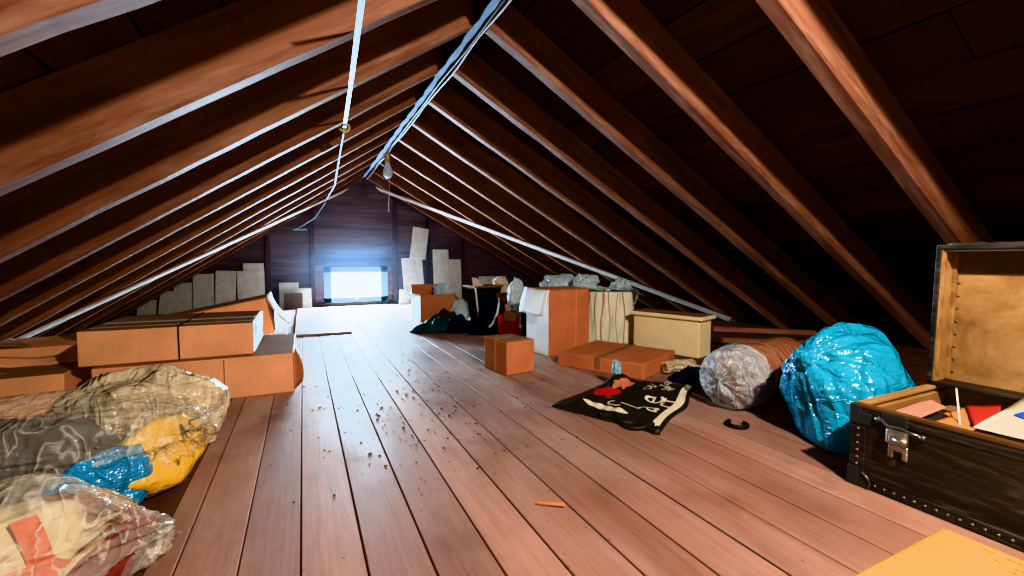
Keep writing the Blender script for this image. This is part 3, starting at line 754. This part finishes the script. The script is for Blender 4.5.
# ------------------------------------------------------------------ trunk
t = thing('trunk', 'old black trunk with its lid standing open at the right edge', 'trunk', (2.205, 1.085, 0), 0)
TW, TL, TH, tt = .80, .95, .365, .022
b = bmesh.new()
bx(b, 0, tt, -TL, 0, 0, TH - .012, bev=.004); bx(b, TW - tt, TW, -TL, 0, 0, TH - .012, bev=.004)
bx(b, 0, TW, -tt, 0, 0, TH - .012, bev=.004); bx(b, 0, TW, -TL, -TL + tt, 0, TH - .012, bev=.004); bx(b, 0, TW, -TL, 0, .0, .02)
obj('body', b, M['leather'], t)
b = bmesh.new(); q = tt + .002
bx(b, tt, q, -TL + q, -q, .02, TH - .02); bx(b, TW - q, TW - tt, -TL + q, -q, .02, TH - .02); bx(b, q, TW - q, -q, -tt, .02, TH - .02); bx(b, q, TW - q, -TL + q, -q, .02, .026)
obj('lining', b, M['lining'], t)
obj('rim', BX(-.002, tt + .004, -TL, 0, TH - .014, TH + .004, bev=.004), M['rim_dark'], t); obj('rim', BX(TW - tt - .012, TW, -TL, 0, TH - .014, TH + .006, bev=.004), M['trunk_wood'], t)
b = bmesh.new(); bx(b, .03, TW - .03, -tt - .014, .001, TH - .014, TH + .004, bev=.004); obj('rim', b, M['trunk_rim2'], t)
# inner side batten
b = bmesh.new(); bx(b, q, TW - q, -q - .012, -q, TH - .10, TH - .03, bev=.003, seg=1); obj('batten', b, M['trunk_rim2'], t)
# edge straps of the body
b = bmesh.new(); bx(b, -.006, .001, -.055, .004, 0, TH - .02, bev=.002, seg=1); bx(b, -.006, .001, -TL, 0, .004, .05, bev=.002, seg=1); bx(b, -.004, .001, -TL, 0, TH - .05, TH - .02, bev=.002, seg=1)
obj('edge_strip', b, M['leather'], t)
# corner caps
def cap(y, z):
    b = bmesh.new(); bx(b, -.011, .0, y - .075, y + .006, z, z + .055, bev=.005); bx(b, -.012, .01, y - .035, y + .008, z, z + .085, bev=.005); return b
obj('corner_cap', cap(0, 0), M['bin'], t)
b = tube(bmesh.new(), [(-.010, -.075, .005), (-.014, -.085, .03), (-.014, -.075, .055), (-.012, -.055, .07)], .005, 6); obj('corner_scroll', b, M['nail'], t)
obj('corner_cap', cap(0, TH - .085), M['bin'], t)
nb = bmesh.new(); bmesh.ops.create_uvsphere(nb, u_segments=8, v_segments=6, radius=.006)
n0 = obj('rivet', nb, M['nail'], t, (-.006, -.028, .10), smooth=True)
spots = [(-.028, .13 + .032 * i) for i in range(6)] + [(-.10 - .034 * i, .028) for i in range(19)]
for y, z in spots:
    c = n0.copy(); C.objects.link(c); c.parent = t; c.location = (-.006, y, z)
# latch
lt = obj('latch', BX(-.008, .002, -.20, -.11, TH - .06, TH - .005, bev=.003, seg=1), M['bin'], t)
b = bmesh.new(); tube(b, [(-.012, -.11, TH - .035), (-.014, -.135, TH - .06), (-.014, -.18, TH - .055), (-.014, -.215, TH - .062), (-.014, -.245, TH - .065)], .006, 6); tube(b, [(-.012, -.095, TH - .045), (-.012, -.11, TH - .035)], .011, 8); tube(b, [(-.012, -.245, TH - .065), (-.012, -.26, TH - .07)], .011, 8); obj('latch_bar', b, M['nail'], lt)
b = bmesh.new(); bx(b, -.03, -.006, -.21, -.135, TH - .125, TH - .065, bev=.008); bx(b, -.04, -.02, -.20, -.15, TH - .112, TH - .085, bev=.006); tube(b, [(-.035, -.17, TH - .10), (-.035, -.215, TH - .10)], .012, 10); obj('lock_plate', b, M['metal'], lt)
b = bmesh.new(); bx(b, -.016, -.006, -.208, -.142, TH - .155, TH - .128, bev=.003, seg=1); bx(b, -.016, -.006, -.160, -.142, TH - .185, TH - .15, bev=.003, seg=1); bx(b, -.016, -.006, -.208, -.190, TH - .185, TH - .15, bev=.003, seg=1); obj('hasp', b, M['metal'], lt)
# lid: stands upright, hinged along the back edge; its hollow faces the room
LH, LD = .70, .15
lid = bpy.data.objects.new('lid', None); C.objects.link(lid); lid.parent = t; lid.location = (TW, 0, TH + .004); lid.rotation_euler = (0, .03, 0)
b = bmesh.new()
bx(b, -.004, .014, -TL, 0, 0, LH, bev=.004); bx(b, -LD, .01, -tt, 0, 0, LH, bev=.004); bx(b, -LD, .01, -TL, -TL + tt, 0, LH, bev=.004); bx(b, -LD, .01, -TL, 0, LH - tt, LH + .004, bev=.006); bx(b, -LD, .01, -TL, 0, 0, .018, bev=.003)
obj('shell', b, M['leather'], lid)
b = bmesh.new(); bx(b, -.010, -.005, -TL + tt, -tt, .018, LH - tt); bx(b, -LD + .006, -.008, -tt - .006, -tt, .018, LH - tt)
obj('lining', b, M['lining'], lid)
b = bmesh.new(); bx(b, -LD + .012, -LD + .036, -.012 - tt, -tt, .0, LH - .03, bev=.003, seg=1); bx(b, -.04, -.012, -tt - .022, -tt, .02, LH - .03, bev=.003, seg=1); obj('side_batten', b, M['trunk_wood'], lid)
b = bmesh.new(); bx(b, -LD + .01, -.01, -TL + tt, -tt, LH - tt - .008, LH - tt); bx(b, -.014, -.008, -TL + tt, -tt, LH - .14, LH - tt); obj('top_shade_band', b, M['panel_brown'], lid)  # brown colour paints in the shadow under the lid's top board
b = tube(bmesh.new(), [(-LD * .5, -.02 - .03 * i, LH + .008 + .008 * noise.noise(Vector((i * .9, 0, 0)))) for i in range(30)], .006, 6); obj('edge_wire', b, M['nail'], lid)
for i in range(9):
    c = n0.copy(); C.objects.link(c); c.parent = lid; c.location = (-.012, -.05, .06 + .065 * i); c.name = 'rivet'
# things in the trunk
def sheet(name, pts, z, label, cat, m, th=.004, wav=.01, grp=None):
    P = [Vector(p) for p in pts]
    def f(u, v):
        p = (P[0] * (1 - u) + P[1] * u) * (1 - v) + (P[3] * (1 - u) + P[2] * u) * v
        return p + Vector((0, 0, wav * noise.noise(Vector((u * 2, v * 2, z * 10 + p.x)))))
    o = obj(name, grid(f, 8, 8, th), M[m], smooth=True); 
    return tag(o, label, cat, grp)
# filler the papers lie on
o = obj('paper_pile', BX(2.26, 2.95, .20, 1.03, .028, .27, bev=.02), M['card_top']); tag(o, 'stack of brown papers filling the trunk', 'papers')
o = obj('picture_frame', BX(-.20, .20, -.13, .13, 0, .012, bev=.002, seg=1), M['bin'], None, (2.52, .92, .295), (.0, .06, .25)); tag(o, 'thin dark framed panel lying under the pink envelope in the trunk', 'frame')
sheet('envelope', [(2.36, 1.00, .335), (2.25, .885, .345), (2.575, .905, .345), (2.70, 1.005, .335)], .3, 'pale pink envelope in the trunk', 'envelope', 'pink', wav=.005)
sheet('envelope', [(2.31, .872, .325), (2.26, .75, .335), (2.40, .75, .33), (2.51, .87, .322)], .2, 'orange envelope in the trunk beside the pink envelope', 'envelope', 'orange', wav=.005)
sheet('envelope', [(2.571, .909, .315), (2.48, .80, .315), (2.62, .80, .315), (2.773, .905, .315)], .2, 'smaller orange paper behind the orange envelope in the trunk', 'envelope', 'orange', wav=.005)
sheet('folder', [(2.753, .898, .33), (2.387, .745, .325), (2.45, .70, .33), (2.859, .817, .34)], .2, 'red folder in the trunk, left of the white paper', 'folder', 'red_paper', wav=.005)
WP = [(2.265, .715, .372), (2.222, .40, .39), (2.72, .34, .50), (2.88, .72, .43)]
wp = sheet('paper_sheet', WP, .2, 'white paper with a blue printed mark, sticking out of the trunk', 'paper', 'white_paper', .004, .006)
def wpt(u, v, dz=.009):
    P = [Vector(p) for p in WP]; return (P[0] * (1 - u) + P[1] * u) * (1 - v) + (P[3] * (1 - u) + P[2] * u) * v + Vector((0, 0, dz))
b = bmesh.new()
for poly in ([(.14, .34), (.24, .58), (.40, .66), (.34, .48)], [(.14, .34), (.34, .48), (.36, .40), (.26, .30)], [(.40, .66), (.55, .64), (.55, .40), (.46, .40), (.47, .54), (.34, .48)]):
    b.faces.new([b.verts.new(wpt(*p)) for p in poly])
tag_b = obj('printed_mark', b, M['blue_print'], wp)
sheet('film_strip', [(2.40, .80, .33), (2.40, .793, .33), (2.75, .93, .40), (2.75, .937, .40)], .2, 'narrow clear strip standing between the papers in the trunk', 'strip', 'white_card', .002, 0)
# yellow package in front of the trunk
t = thing('yellow_package', 'yellow flat package on the floor in front of the trunk', 'package', (1.98, .70, 0), 0)
b = BX(-.55, .045, -.75, .0, 0, .06, bev=.018, seg=3)
b2 = Matrix.Shear('XY', 4, (0, 0))
for v in b.verts: v.co.y += -.035 * v.co.x * 0 
obj('body', b, M['yellow'], t)
b = bmesh.new(); random.seed(3)
for r, (x0, L) in enumerate(((-.002, .30), (-.045, .20), (-.075, .18))):
    y = -.115 - r * .04
    for i in range(18):
        l = random.choice((.004, .007, .010)); 
        if i not in (3, 4): bx(b, x0 - .003, x0 + .003, y - l, y, .0602, .0606)
        y -= l + random.choice((.003, .005))
obj('print', b, M['print_dark'], t)

# ------------------------------------------------------------------ black shopping bag on the floor
Q = [Vector((1.505, 2.55, 0)), Vector((1.82, 1.86, 0)), Vector((2.78, 2.42, 0)), Vector((2.27, 2.88, 0))]   # left, front, right, back
def bagz(u, v):
    e = min(u, 1 - u, v, 1 - v); k = min(1, e * 7)
    n = noise.noise(Vector((u * 2.3, v * 2.3, 4.2))); n2 = noise.noise(Vector((u * 6, v * 6, 1.2)))
    knot = .05 * math.exp(-((u - .20) ** 2 + (v - .82) ** 2) / .012)
    return .006 + k * (.020 + .022 * n + .016 * n2 + .012 * noise.noise(Vector((u * 12, v * 5, 3))) + .045 * v * v) + knot
def bag(u, v, dz=0):
    p = (Q[0] * (1 - u) + Q[1] * u) * (1 - v) + (Q[3] * (1 - u) + Q[2] * u) * v
    w = .03 * noise.noise(Vector((u * 3, v * 3, 8)))
    p = p + Vector((w, .03 * noise.noise(Vector((u * 3, v * 3, 18))), 0)); p.z = max(.003, bagz(u, v)) + dz; return p
t = thing('shopping_bag', 'crumpled black shopping bag with white lettering lying on the planks', 'bag', (2.05, 2.4, 0))
TI = Vector((2.05, 2.4, 0))
b = grid(lambda u, v: bag(u, v) - TI, 60, 60, .004); obj('body', b, M['bag_black'], t, smooth=True)
def patch(u0, u1, v0, v1, dz=.008, nu=14, nv=14, ell=False, wob=0):
    def f(a, c):
        if ell:
            an = a * 2 * PI; rr = c * (1 + wob * noise.noise(Vector((math.cos(an) * 2, math.sin(an) * 2, u0))))
            return bag((u0 + u1) / 2 + (u1 - u0) / 2 * rr * math.cos(an), (v0 + v1) / 2 + (v1 - v0) / 2 * rr * math.sin(an), dz) - TI
        return bag(u0 + (u1 - u0) * a, v0 + (v1 - v0) * c + .01 * math.sin(a * 9), dz) - TI
    return grid(f, nu, nv)
obj('side_stripe', patch(.90, .965, .06, .93, nv=40), M['print_white'], t, smooth=True)
def taper(a, c): return bag(.20 + .50 * a, .20 - .10 * a + (c - .5) * .075 * math.sin(PI * a) ** .6, .009) - TI
obj('side_stripe', grid(taper, 30, 4), M['print_white'], t, smooth=True)
obj('side_stripe', patch(.42, .62, .93, .965, nu=20, nv=3), M['print_white'], t, smooth=True)
obj('red_print', patch(.16, .40, .36, .56, ell=True, wob=.5, nu=30, nv=8), M['print_red'], t, smooth=True)
obj('peach_print', patch(.24, .42, .56, .80, ell=True, wob=.6, nu=30, nv=8), M['print_peach'], t, smooth=True)
obj('green_print', patch(.34, .43, .30, .38, ell=True, wob=.5, nu=24, nv=6), M['print_green'], t, smooth=True)
obj('rolled_rim', tube(bmesh.new(), [bag(.5 + .5 * i / 12, .02 + .02 * math.sin(i), .008) - TI for i in range(13)], [.018 + .008 * math.sin(i * 1.7) for i in range(13)], 8), M['bag_black'], t, smooth=True)
obj('handle', tube(bmesh.new(), [bag(.62 + .3 * i / 14, .06 - .10 * math.sin(PI * i / 14), .012) - TI for i in range(15)], .012, 8), M['bag_black'], t, smooth=True)
obj('blue_wrap', blob(.040, .040, .065, 71, .3, .10, 2, 5, .8, 4, pole=(0, 0, 1), pleat=.25), M['print_blue'], t, bag(.20, .82) - TI - Vector((0, 0, .012)))
def letters(s, pos, ang, size, sx=1.0):
    b = text_bm(s, size); e = Vector((math.cos(ang), math.sin(ang), 0)); n = Vector((-math.sin(ang), math.cos(ang), 0))
    inv = lambda p: p
    for v in b.verts:
        P = Vector((pos[0], pos[1], 0)) + e * v.co.x * sx + n * v.co.y
        # height of the bag surface below that point
        best = None; uu, vv = .5, .5
        for _ in range(12):
            c = bag(uu, vv); d = P - c
            du = bag(min(1, uu + .01), vv) - c; dv = bag(uu, min(1, vv + .01)) - c
            det = du.x * dv.y - du.y * dv.x
            uu = max(.01, min(.98, uu + .01 * (d.x * dv.y - d.y * dv.x) / det)); vv = max(.01, min(.98, vv + .01 * (du.x * d.y - du.y * d.x) / det))
        v.co = Vector((P.x, P.y, bag(uu, vv).z + .013)) - TI
    obj('lettering', b, M['print_white'], t)
A = .50
letters('C', (1.85, 2.31), A - .6, .12); letters('I', (1.935, 2.245), A - .3, .19); letters('a', (1.985, 2.165), A, .28); letters('e', (2.17, 2.30), A + .1, .28); letters('ct', (2.20, 2.19), A, .21)
letters('OU', (2.29, 2.44), A - .2, .085); letters('You', (2.43, 2.43), A - .2, .075); letters('SIR', (2.39, 2.36), A - .2, .085)

# ------------------------------------------------------------------ bags of things at the left front
def lump(name, label, cat, c, r, m, seed, **k):
    o = obj(name, blob(*r, seed, **k), M[m], None, c); return tag(o, label, cat)
t = thing('carrier_bag', 'stuffed yellow carrier bag inside the large clear bag', 'bag', (-.60, 2.44, 0), 1.16)
obj('body', blob(.30, .15, .165, 81, .08, .05, 1.5, 4, .75, 5), M['yellow_bag'], t)
def on_bag(b, off, ang, R_=Matrix()):
    """wrap flat shapes onto the yellow bag's side that faces the room (-y local) and top"""
    for v in b.verts:
        q = Vector((v.co.x, v.co.y)); a = ang + q.y / .15
        k = math.sqrt(max(.15, 1 - ((off + q.x) / .30) ** 2)); v.co = Vector((off + q.x, -.155 * k * math.cos(a), .122 + .168 * k * math.sin(a)))
    return b
obj('print', on_bag(text_bm('ACT', .095), .06, .72), M['print_dark'], t)
obj('print', on_bag(text_bm('V', .05), -.10, .05), M['print_dark'], t)
for x, z, m in ((.19, .70, 'print_pink'), (.21, .25, 'print_pink')):
    b = bmesh.new(); bmesh.ops.create_circle(b, cap_ends=True, segments=16, radius=.026); bmesh.ops.triangulate(b, faces=b.faces[:])
    obj('coloured_spot', on_bag(b, x, z), M[m], t)
o = lump('blue_bundle', 'shiny blue plastic-wrapped bundle in the large clear bag', 'bundle', (-.715, 2.20, .0), (.20, .10, .175), 'blue_bundle', 82, crease=.09, f2=4); o.rotation_euler = (0, 0, .85)
lump('clothing', 'dark green-grey folded garment in the large clear bag', 'clothing', (-1.06, 2.56, 0), (.27, .20, .20), 'dark_cloth', 83, power=3.0, crease=.05)
lump('clothing', 'cream cloth at the left edge of the large clear bag', 'clothing', (-1.45, 2.56, 0), (.17, .28, .20), 'cream_cloth', 84)
lump('plastic_bag', 'crumpled beige translucent plastic bag slumped over the yellow carrier bag', 'bag', (-.76, 2.86, .0), (.345, .25, .30), 'clear_beige', 86, lump=.14, crease=.10, f2=3.5, sub=6, lumps=(((-1, .3, .55), .22, 5), ((.9, .3, -.1), .12, 3)))
o = obj('plastic_bag', blob(.66, .45, .255, 87, .10, .08, 1.5, 3.5, .75, 6, pole=(1, -.6, .2), pleat=.09, npl=20), M['clear'], None, (-1.03, 2.47, .0)); tag(o, 'large clear plastic bag of clothes at the left edge', 'bag')
# second clear bag, front left corner
t = thing('printed_bag', 'white bag with orange-red print inside the front clear bag', 'bag', (-.78, 1.66, 0), .55)
obj('body', blob(.20, .13, .165, 91, .10, .05, 1.5, 4, .75, 5), M['cream_cloth'], t)
def ribb(pts): return [Vector(p) for p in pts]
b = bmesh.new(); ribbon(b, ribb([(.04, -.06, .285), (.05, -.10, .24), (.06, -.132, .17), (.065, -.14, .10)]), .026, (1, 0, 0), .012); obj('print', b, M['orange_print'], t)
b = bmesh.new(); ribbon(b, ribb([(-.14, -.118, .10), (-.08, -.135, .16), (0, -.138, .175), (.09, -.132, .165), (.13, -.115, .13)]), .012, (0, -.3, 1), .010); obj('print', b, M['orange_print'], t)
t = thing('clothing', 'dark red cloth with pale stripes in the front clear bag', 'clothing', (-.60, 1.72, 0), .95)
obj('cloth', blob(.17, .075, .105, 92, .12, .10, 2, 4, .8, 5), M['red_cloth'], t)
for i in range(5):
    yy0 = -.05 + .022 * i
    b = bmesh.new(); ribbon(b, ribb([(x, yy0 + .01 * math.sin(x * 20), .095 + .088 * math.sqrt(max(0.02, 1 - (x / .18) ** 2 - (yy0 / .085) ** 2))) for x in (-.14, -.09, -.04, .01, .06, .11, .15)]), .005, (0, 1, 0), .006); obj('stripe', b, M['cream_cloth'], t)
lump('clothing', 'tan brown garment along the top of the front clear bag', 'clothing', (-.76, 1.92, 0), (.25, .08, .15), 'tan_cloth', 93, crease=.1)
lump('clothing', 'grey-brown cloth at the left of the front clear bag', 'clothing', (-1.12, 1.74, 0), (.15, .18, .165), 'cream_cloth', 94)
o = obj('plastic_bag', blob(.43, .30, .205, 97, .12, .10, 1.5, 3.5, .75, 6, lumps=(((1, .5, -.3), .28, 14),), pole=(1, .5, -.2), pleat=.12, npl=22), M['clear'], None, (-.90, 1.68, .0)); tag(o, 'clear plastic bag with red and white things in the front left corner', 'bag')

# ------------------------------------------------------------------ wiring under the ridge
def yy(a, b, n): return [a + (b - a) * i / n for i in range(n + 1)]
b = bmesh.new(); ribbon(b, [(XL + .005 + .012 * noise.noise(Vector((y * 1.1, 0, 0))), y, H - .006 - .012 * abs(math.sin((y - Y0) / SP * PI))) for y in yy(-2.5, 9.6, 90)], [.028 + .008 * math.sin(i * 2.1) for i in range(91)], (1, 0, .15), .004)
tag(obj('cable_duct', b, M['cable_blue']), 'pale blue flat strip running along the ridge', 'strip')
b = tube(bmesh.new(), [(XL + .062 + .014 * noise.noise(Vector((y * .9, 5, 0))), y, H - .012 - .010 * math.sin(y * 2.3)) for y in yy(-2.5, 9.9, 90)], .013, 6); tag(obj('cable', b, M['cable_dark']), 'dark cable along the ridge beside the pale strip', 'cable')
b = tube(bmesh.new(), [(XL + .090 + .016 * noise.noise(Vector((y * 1.4, 9, 0))), y, H - .010 - .014 * abs(math.sin(y * 1.9))) for y in yy(-2.5, 9.9, 90)], .009, 6); tag(obj('cable', b, M['cable_white']), 'white cable along the right side of the ridge', 'cable')
# bulb
t = thing('light_bulb', 'bare unlit bulb in a brass holder hanging from the ridge', 'lamp', (1.29, 7.4, 2.73))
b = lathe(bmesh.new(), [(.055, 0), (.06, -.02), (.045, -.04), (.045, -.11), (.05, -.13), (.04, -.15)]); obj('holder', b, M['brass'], t, smooth=True)
b = lathe(bmesh.new(), [(.035, -.14), (.04, -.19), (.065, -.25), (.082, -.31), (.075, -.36), (.045, -.395), (.01, -.405)]); obj('bulb', b, M['bulb'], t, smooth=True)
b = tube(bmesh.new(), [(.02, 0, -.1), (.02, .0, -.6), (.0, 0, -.95)], .006, 6); obj('pull_cord', b, M['cable_white'], t)
# hanging cord with its ring
def bez(pts, n=14):
    out = []
    for i in range(len(pts) - 1):
        for k in range(n): out.append(Vector(pts[i]).lerp(Vector(pts[i + 1]), k / n))
    return out + [Vector(pts[-1])]
t = thing('hanging_cord', 'pale blue cord hanging under the left rafters with a tan ring', 'cord', (.40, 4.2, 2.14))
base = Vector((.40, 4.2, 2.14))
P = [(.24, 1.78, 2.07), (.31, 3.0, 2.14), (.365, 4.2, 2.165), (.44, 6.8, 2.06), (.43, 9.2, 2.13)]
b = bmesh.new(); ribbon(b, [p - base for p in bez(P[:3])], [.0135] * 29, (1, 0, 0.1), .004); obj('strap', b, M['cable_blue'], t)
b = tube(bmesh.new(), [p - base for p in bez(P[2:])], .011, 6); obj('cord', b, M['cable_blue'], t)
b = tube(bmesh.new(), [Vector((.365, 4.2, 2.165)) - base + Vector((.04 * math.cos(a), 0, .035 * math.sin(a))) for a in [2 * PI * i / 20 for i in range(21)]], .012, 8); obj('ring', b, M['knot'], t)
b = tube(bmesh.new(), bez([(.43, 9.2, 2.10), (.25, 9.8, 1.85), (-.05, 10.17, 1.66), (-.16, 10.17, 1.62), (.10, 10.17, 1.63)]), .012, 6); tag(obj('cable', b, M['cable_blue']), 'thin pale cable dangling onto the gable wall above the panels', 'cable')

# ------------------------------------------------------------------ small things on the floor
b = bmesh.new(); bx(b, -.06, .06, -.012, .012, 0, .010, bev=.004, seg=1)
for v in b.verts:
    if v.co.x < 0: v.co.y *= .35
tag(obj('wood_splinter', b, M['splinter'], None, (.885, 1.495, .004), (.0, -.03, -.60)), 'orange wood splinter lying on the planks', 'splinter')
b = bmesh.new(); 
tube(b, [(.055 * math.cos(a), .055 * math.sin(a), .012) for a in [PI * .1 + 1.5 * PI * i / 20 for i in range(21)]], .013, 8)
tag(obj('rubber_ring', b, M['ring'], None, (2.343, 1.76, 0), (0, 0, 1.2)), 'black rubber ring piece on the planks near the parcel', 'ring')
random.seed(11); b = bmesh.new()
for i in range(520):
    x = random.gauss(.75, .45); y = abs(random.gauss(0, 1)) * 1.4 + 1.7 + random.random() * 1.2
    if not (-.35 < x < 2.1): continue
    sz = random.choice((.0015, .002, .002, .003, .003, .0045))
    a = random.random() * PI
    bx(b, -sz * random.choice((1, 1.8, 3)), sz, -sz, sz, 0, sz * .7, Matrix.Translation((x, y, -.001)) @ Matrix.Rotation(a, 4, 'Z'))
tag(obj('debris', b, M['debris']), 'dark crumbs and flecks scattered over the planks', 'debris', kind='stuff')

# ------------------------------------------------------------------ light
def lamp(name, ty, loc, power, color, rot=(0, 0, 0), **k):
    l = bpy.data.lights.new(name, ty); l.energy = power; l.color = color
    for a, v in k.items(): setattr(l, a, v)
    o = bpy.data.objects.new(name, l); C.objects.link(o); o.location = loc; o.rotation_euler = rot; return o
lamp('ridge_bulb_light', 'POINT', (1.35, -.60, 2.45), 500, (1, .85, .69), shadow_soft_size=.05)
lamp('window_sky_light', 'AREA', (1.065, YG + .35, .62), 2100, (.62, .83, 1), (-PI / 2 - .0, 0, 0), shape='RECTANGLE', size=1.3, size_y=.8)
k = N('window_bloom_haze'); tcn = k.n('TexCoord')  # scatter volume added to give the window its lens-bloom glow
ln = k.n('VectorMath'); ln.operation = 'LENGTH'; k.l(tcn.outputs['Object'], ln.inputs[0])
den = k.math('MULTIPLY', k.math('POWER', k.math('MAXIMUM', k.math('SUBTRACT', 1.0, ln.outputs['Value']), 0.0), 1.5), .10)
vs = k.n('VolumeScatter'); vs.inputs['Color'].default_value = (.35, .66, 1, 1); vs.inputs['Anisotropy'].default_value = .35; k.l(den, vs.inputs['Density'])
k.t.nodes.remove(k.b); k.l(vs.outputs[0], k.out.inputs['Volume'])
b = bmesh.new(); bmesh.ops.create_icosphere(b, subdivisions=3, radius=1)
bmesh.ops.bisect_plane(b, geom=b.verts[:] + b.edges[:] + b.faces[:], plane_co=(0, .03, 0), plane_no=(0, 1, 0), clear_outer=True)
bmesh.ops.bisect_plane(b, geom=b.verts[:] + b.edges[:] + b.faces[:], plane_co=(0, 0, -.2), plane_no=(0, 0, -1), clear_outer=True)
bmesh.ops.holes_fill(b, edges=[e for e in b.edges if e.is_boundary])
hz = obj('haze', b, k.m, None, (1.065, 10.12, .45)); hz.scale = (2.6, 2.1, 2.1); tag(hz, 'bluish haze added for the lens bloom around the gable window', 'haze', kind='stuff')
w = bpy.data.worlds.new('sky'); SC.world = w; w.use_nodes = True
bg = w.node_tree.nodes['Background']; bg.inputs[0].default_value = (.80, .92, 1, 1); bg.inputs[1].default_value = 6.0

SC.view_settings.view_transform = 'Khronos PBR Neutral'
SC.view_settings.exposure = .80
SC.view_settings.gamma = .83
SC.cycles.use_denoising = True
SC.cycles.max_bounces = 10; SC.cycles.transparent_max_bounces = 16
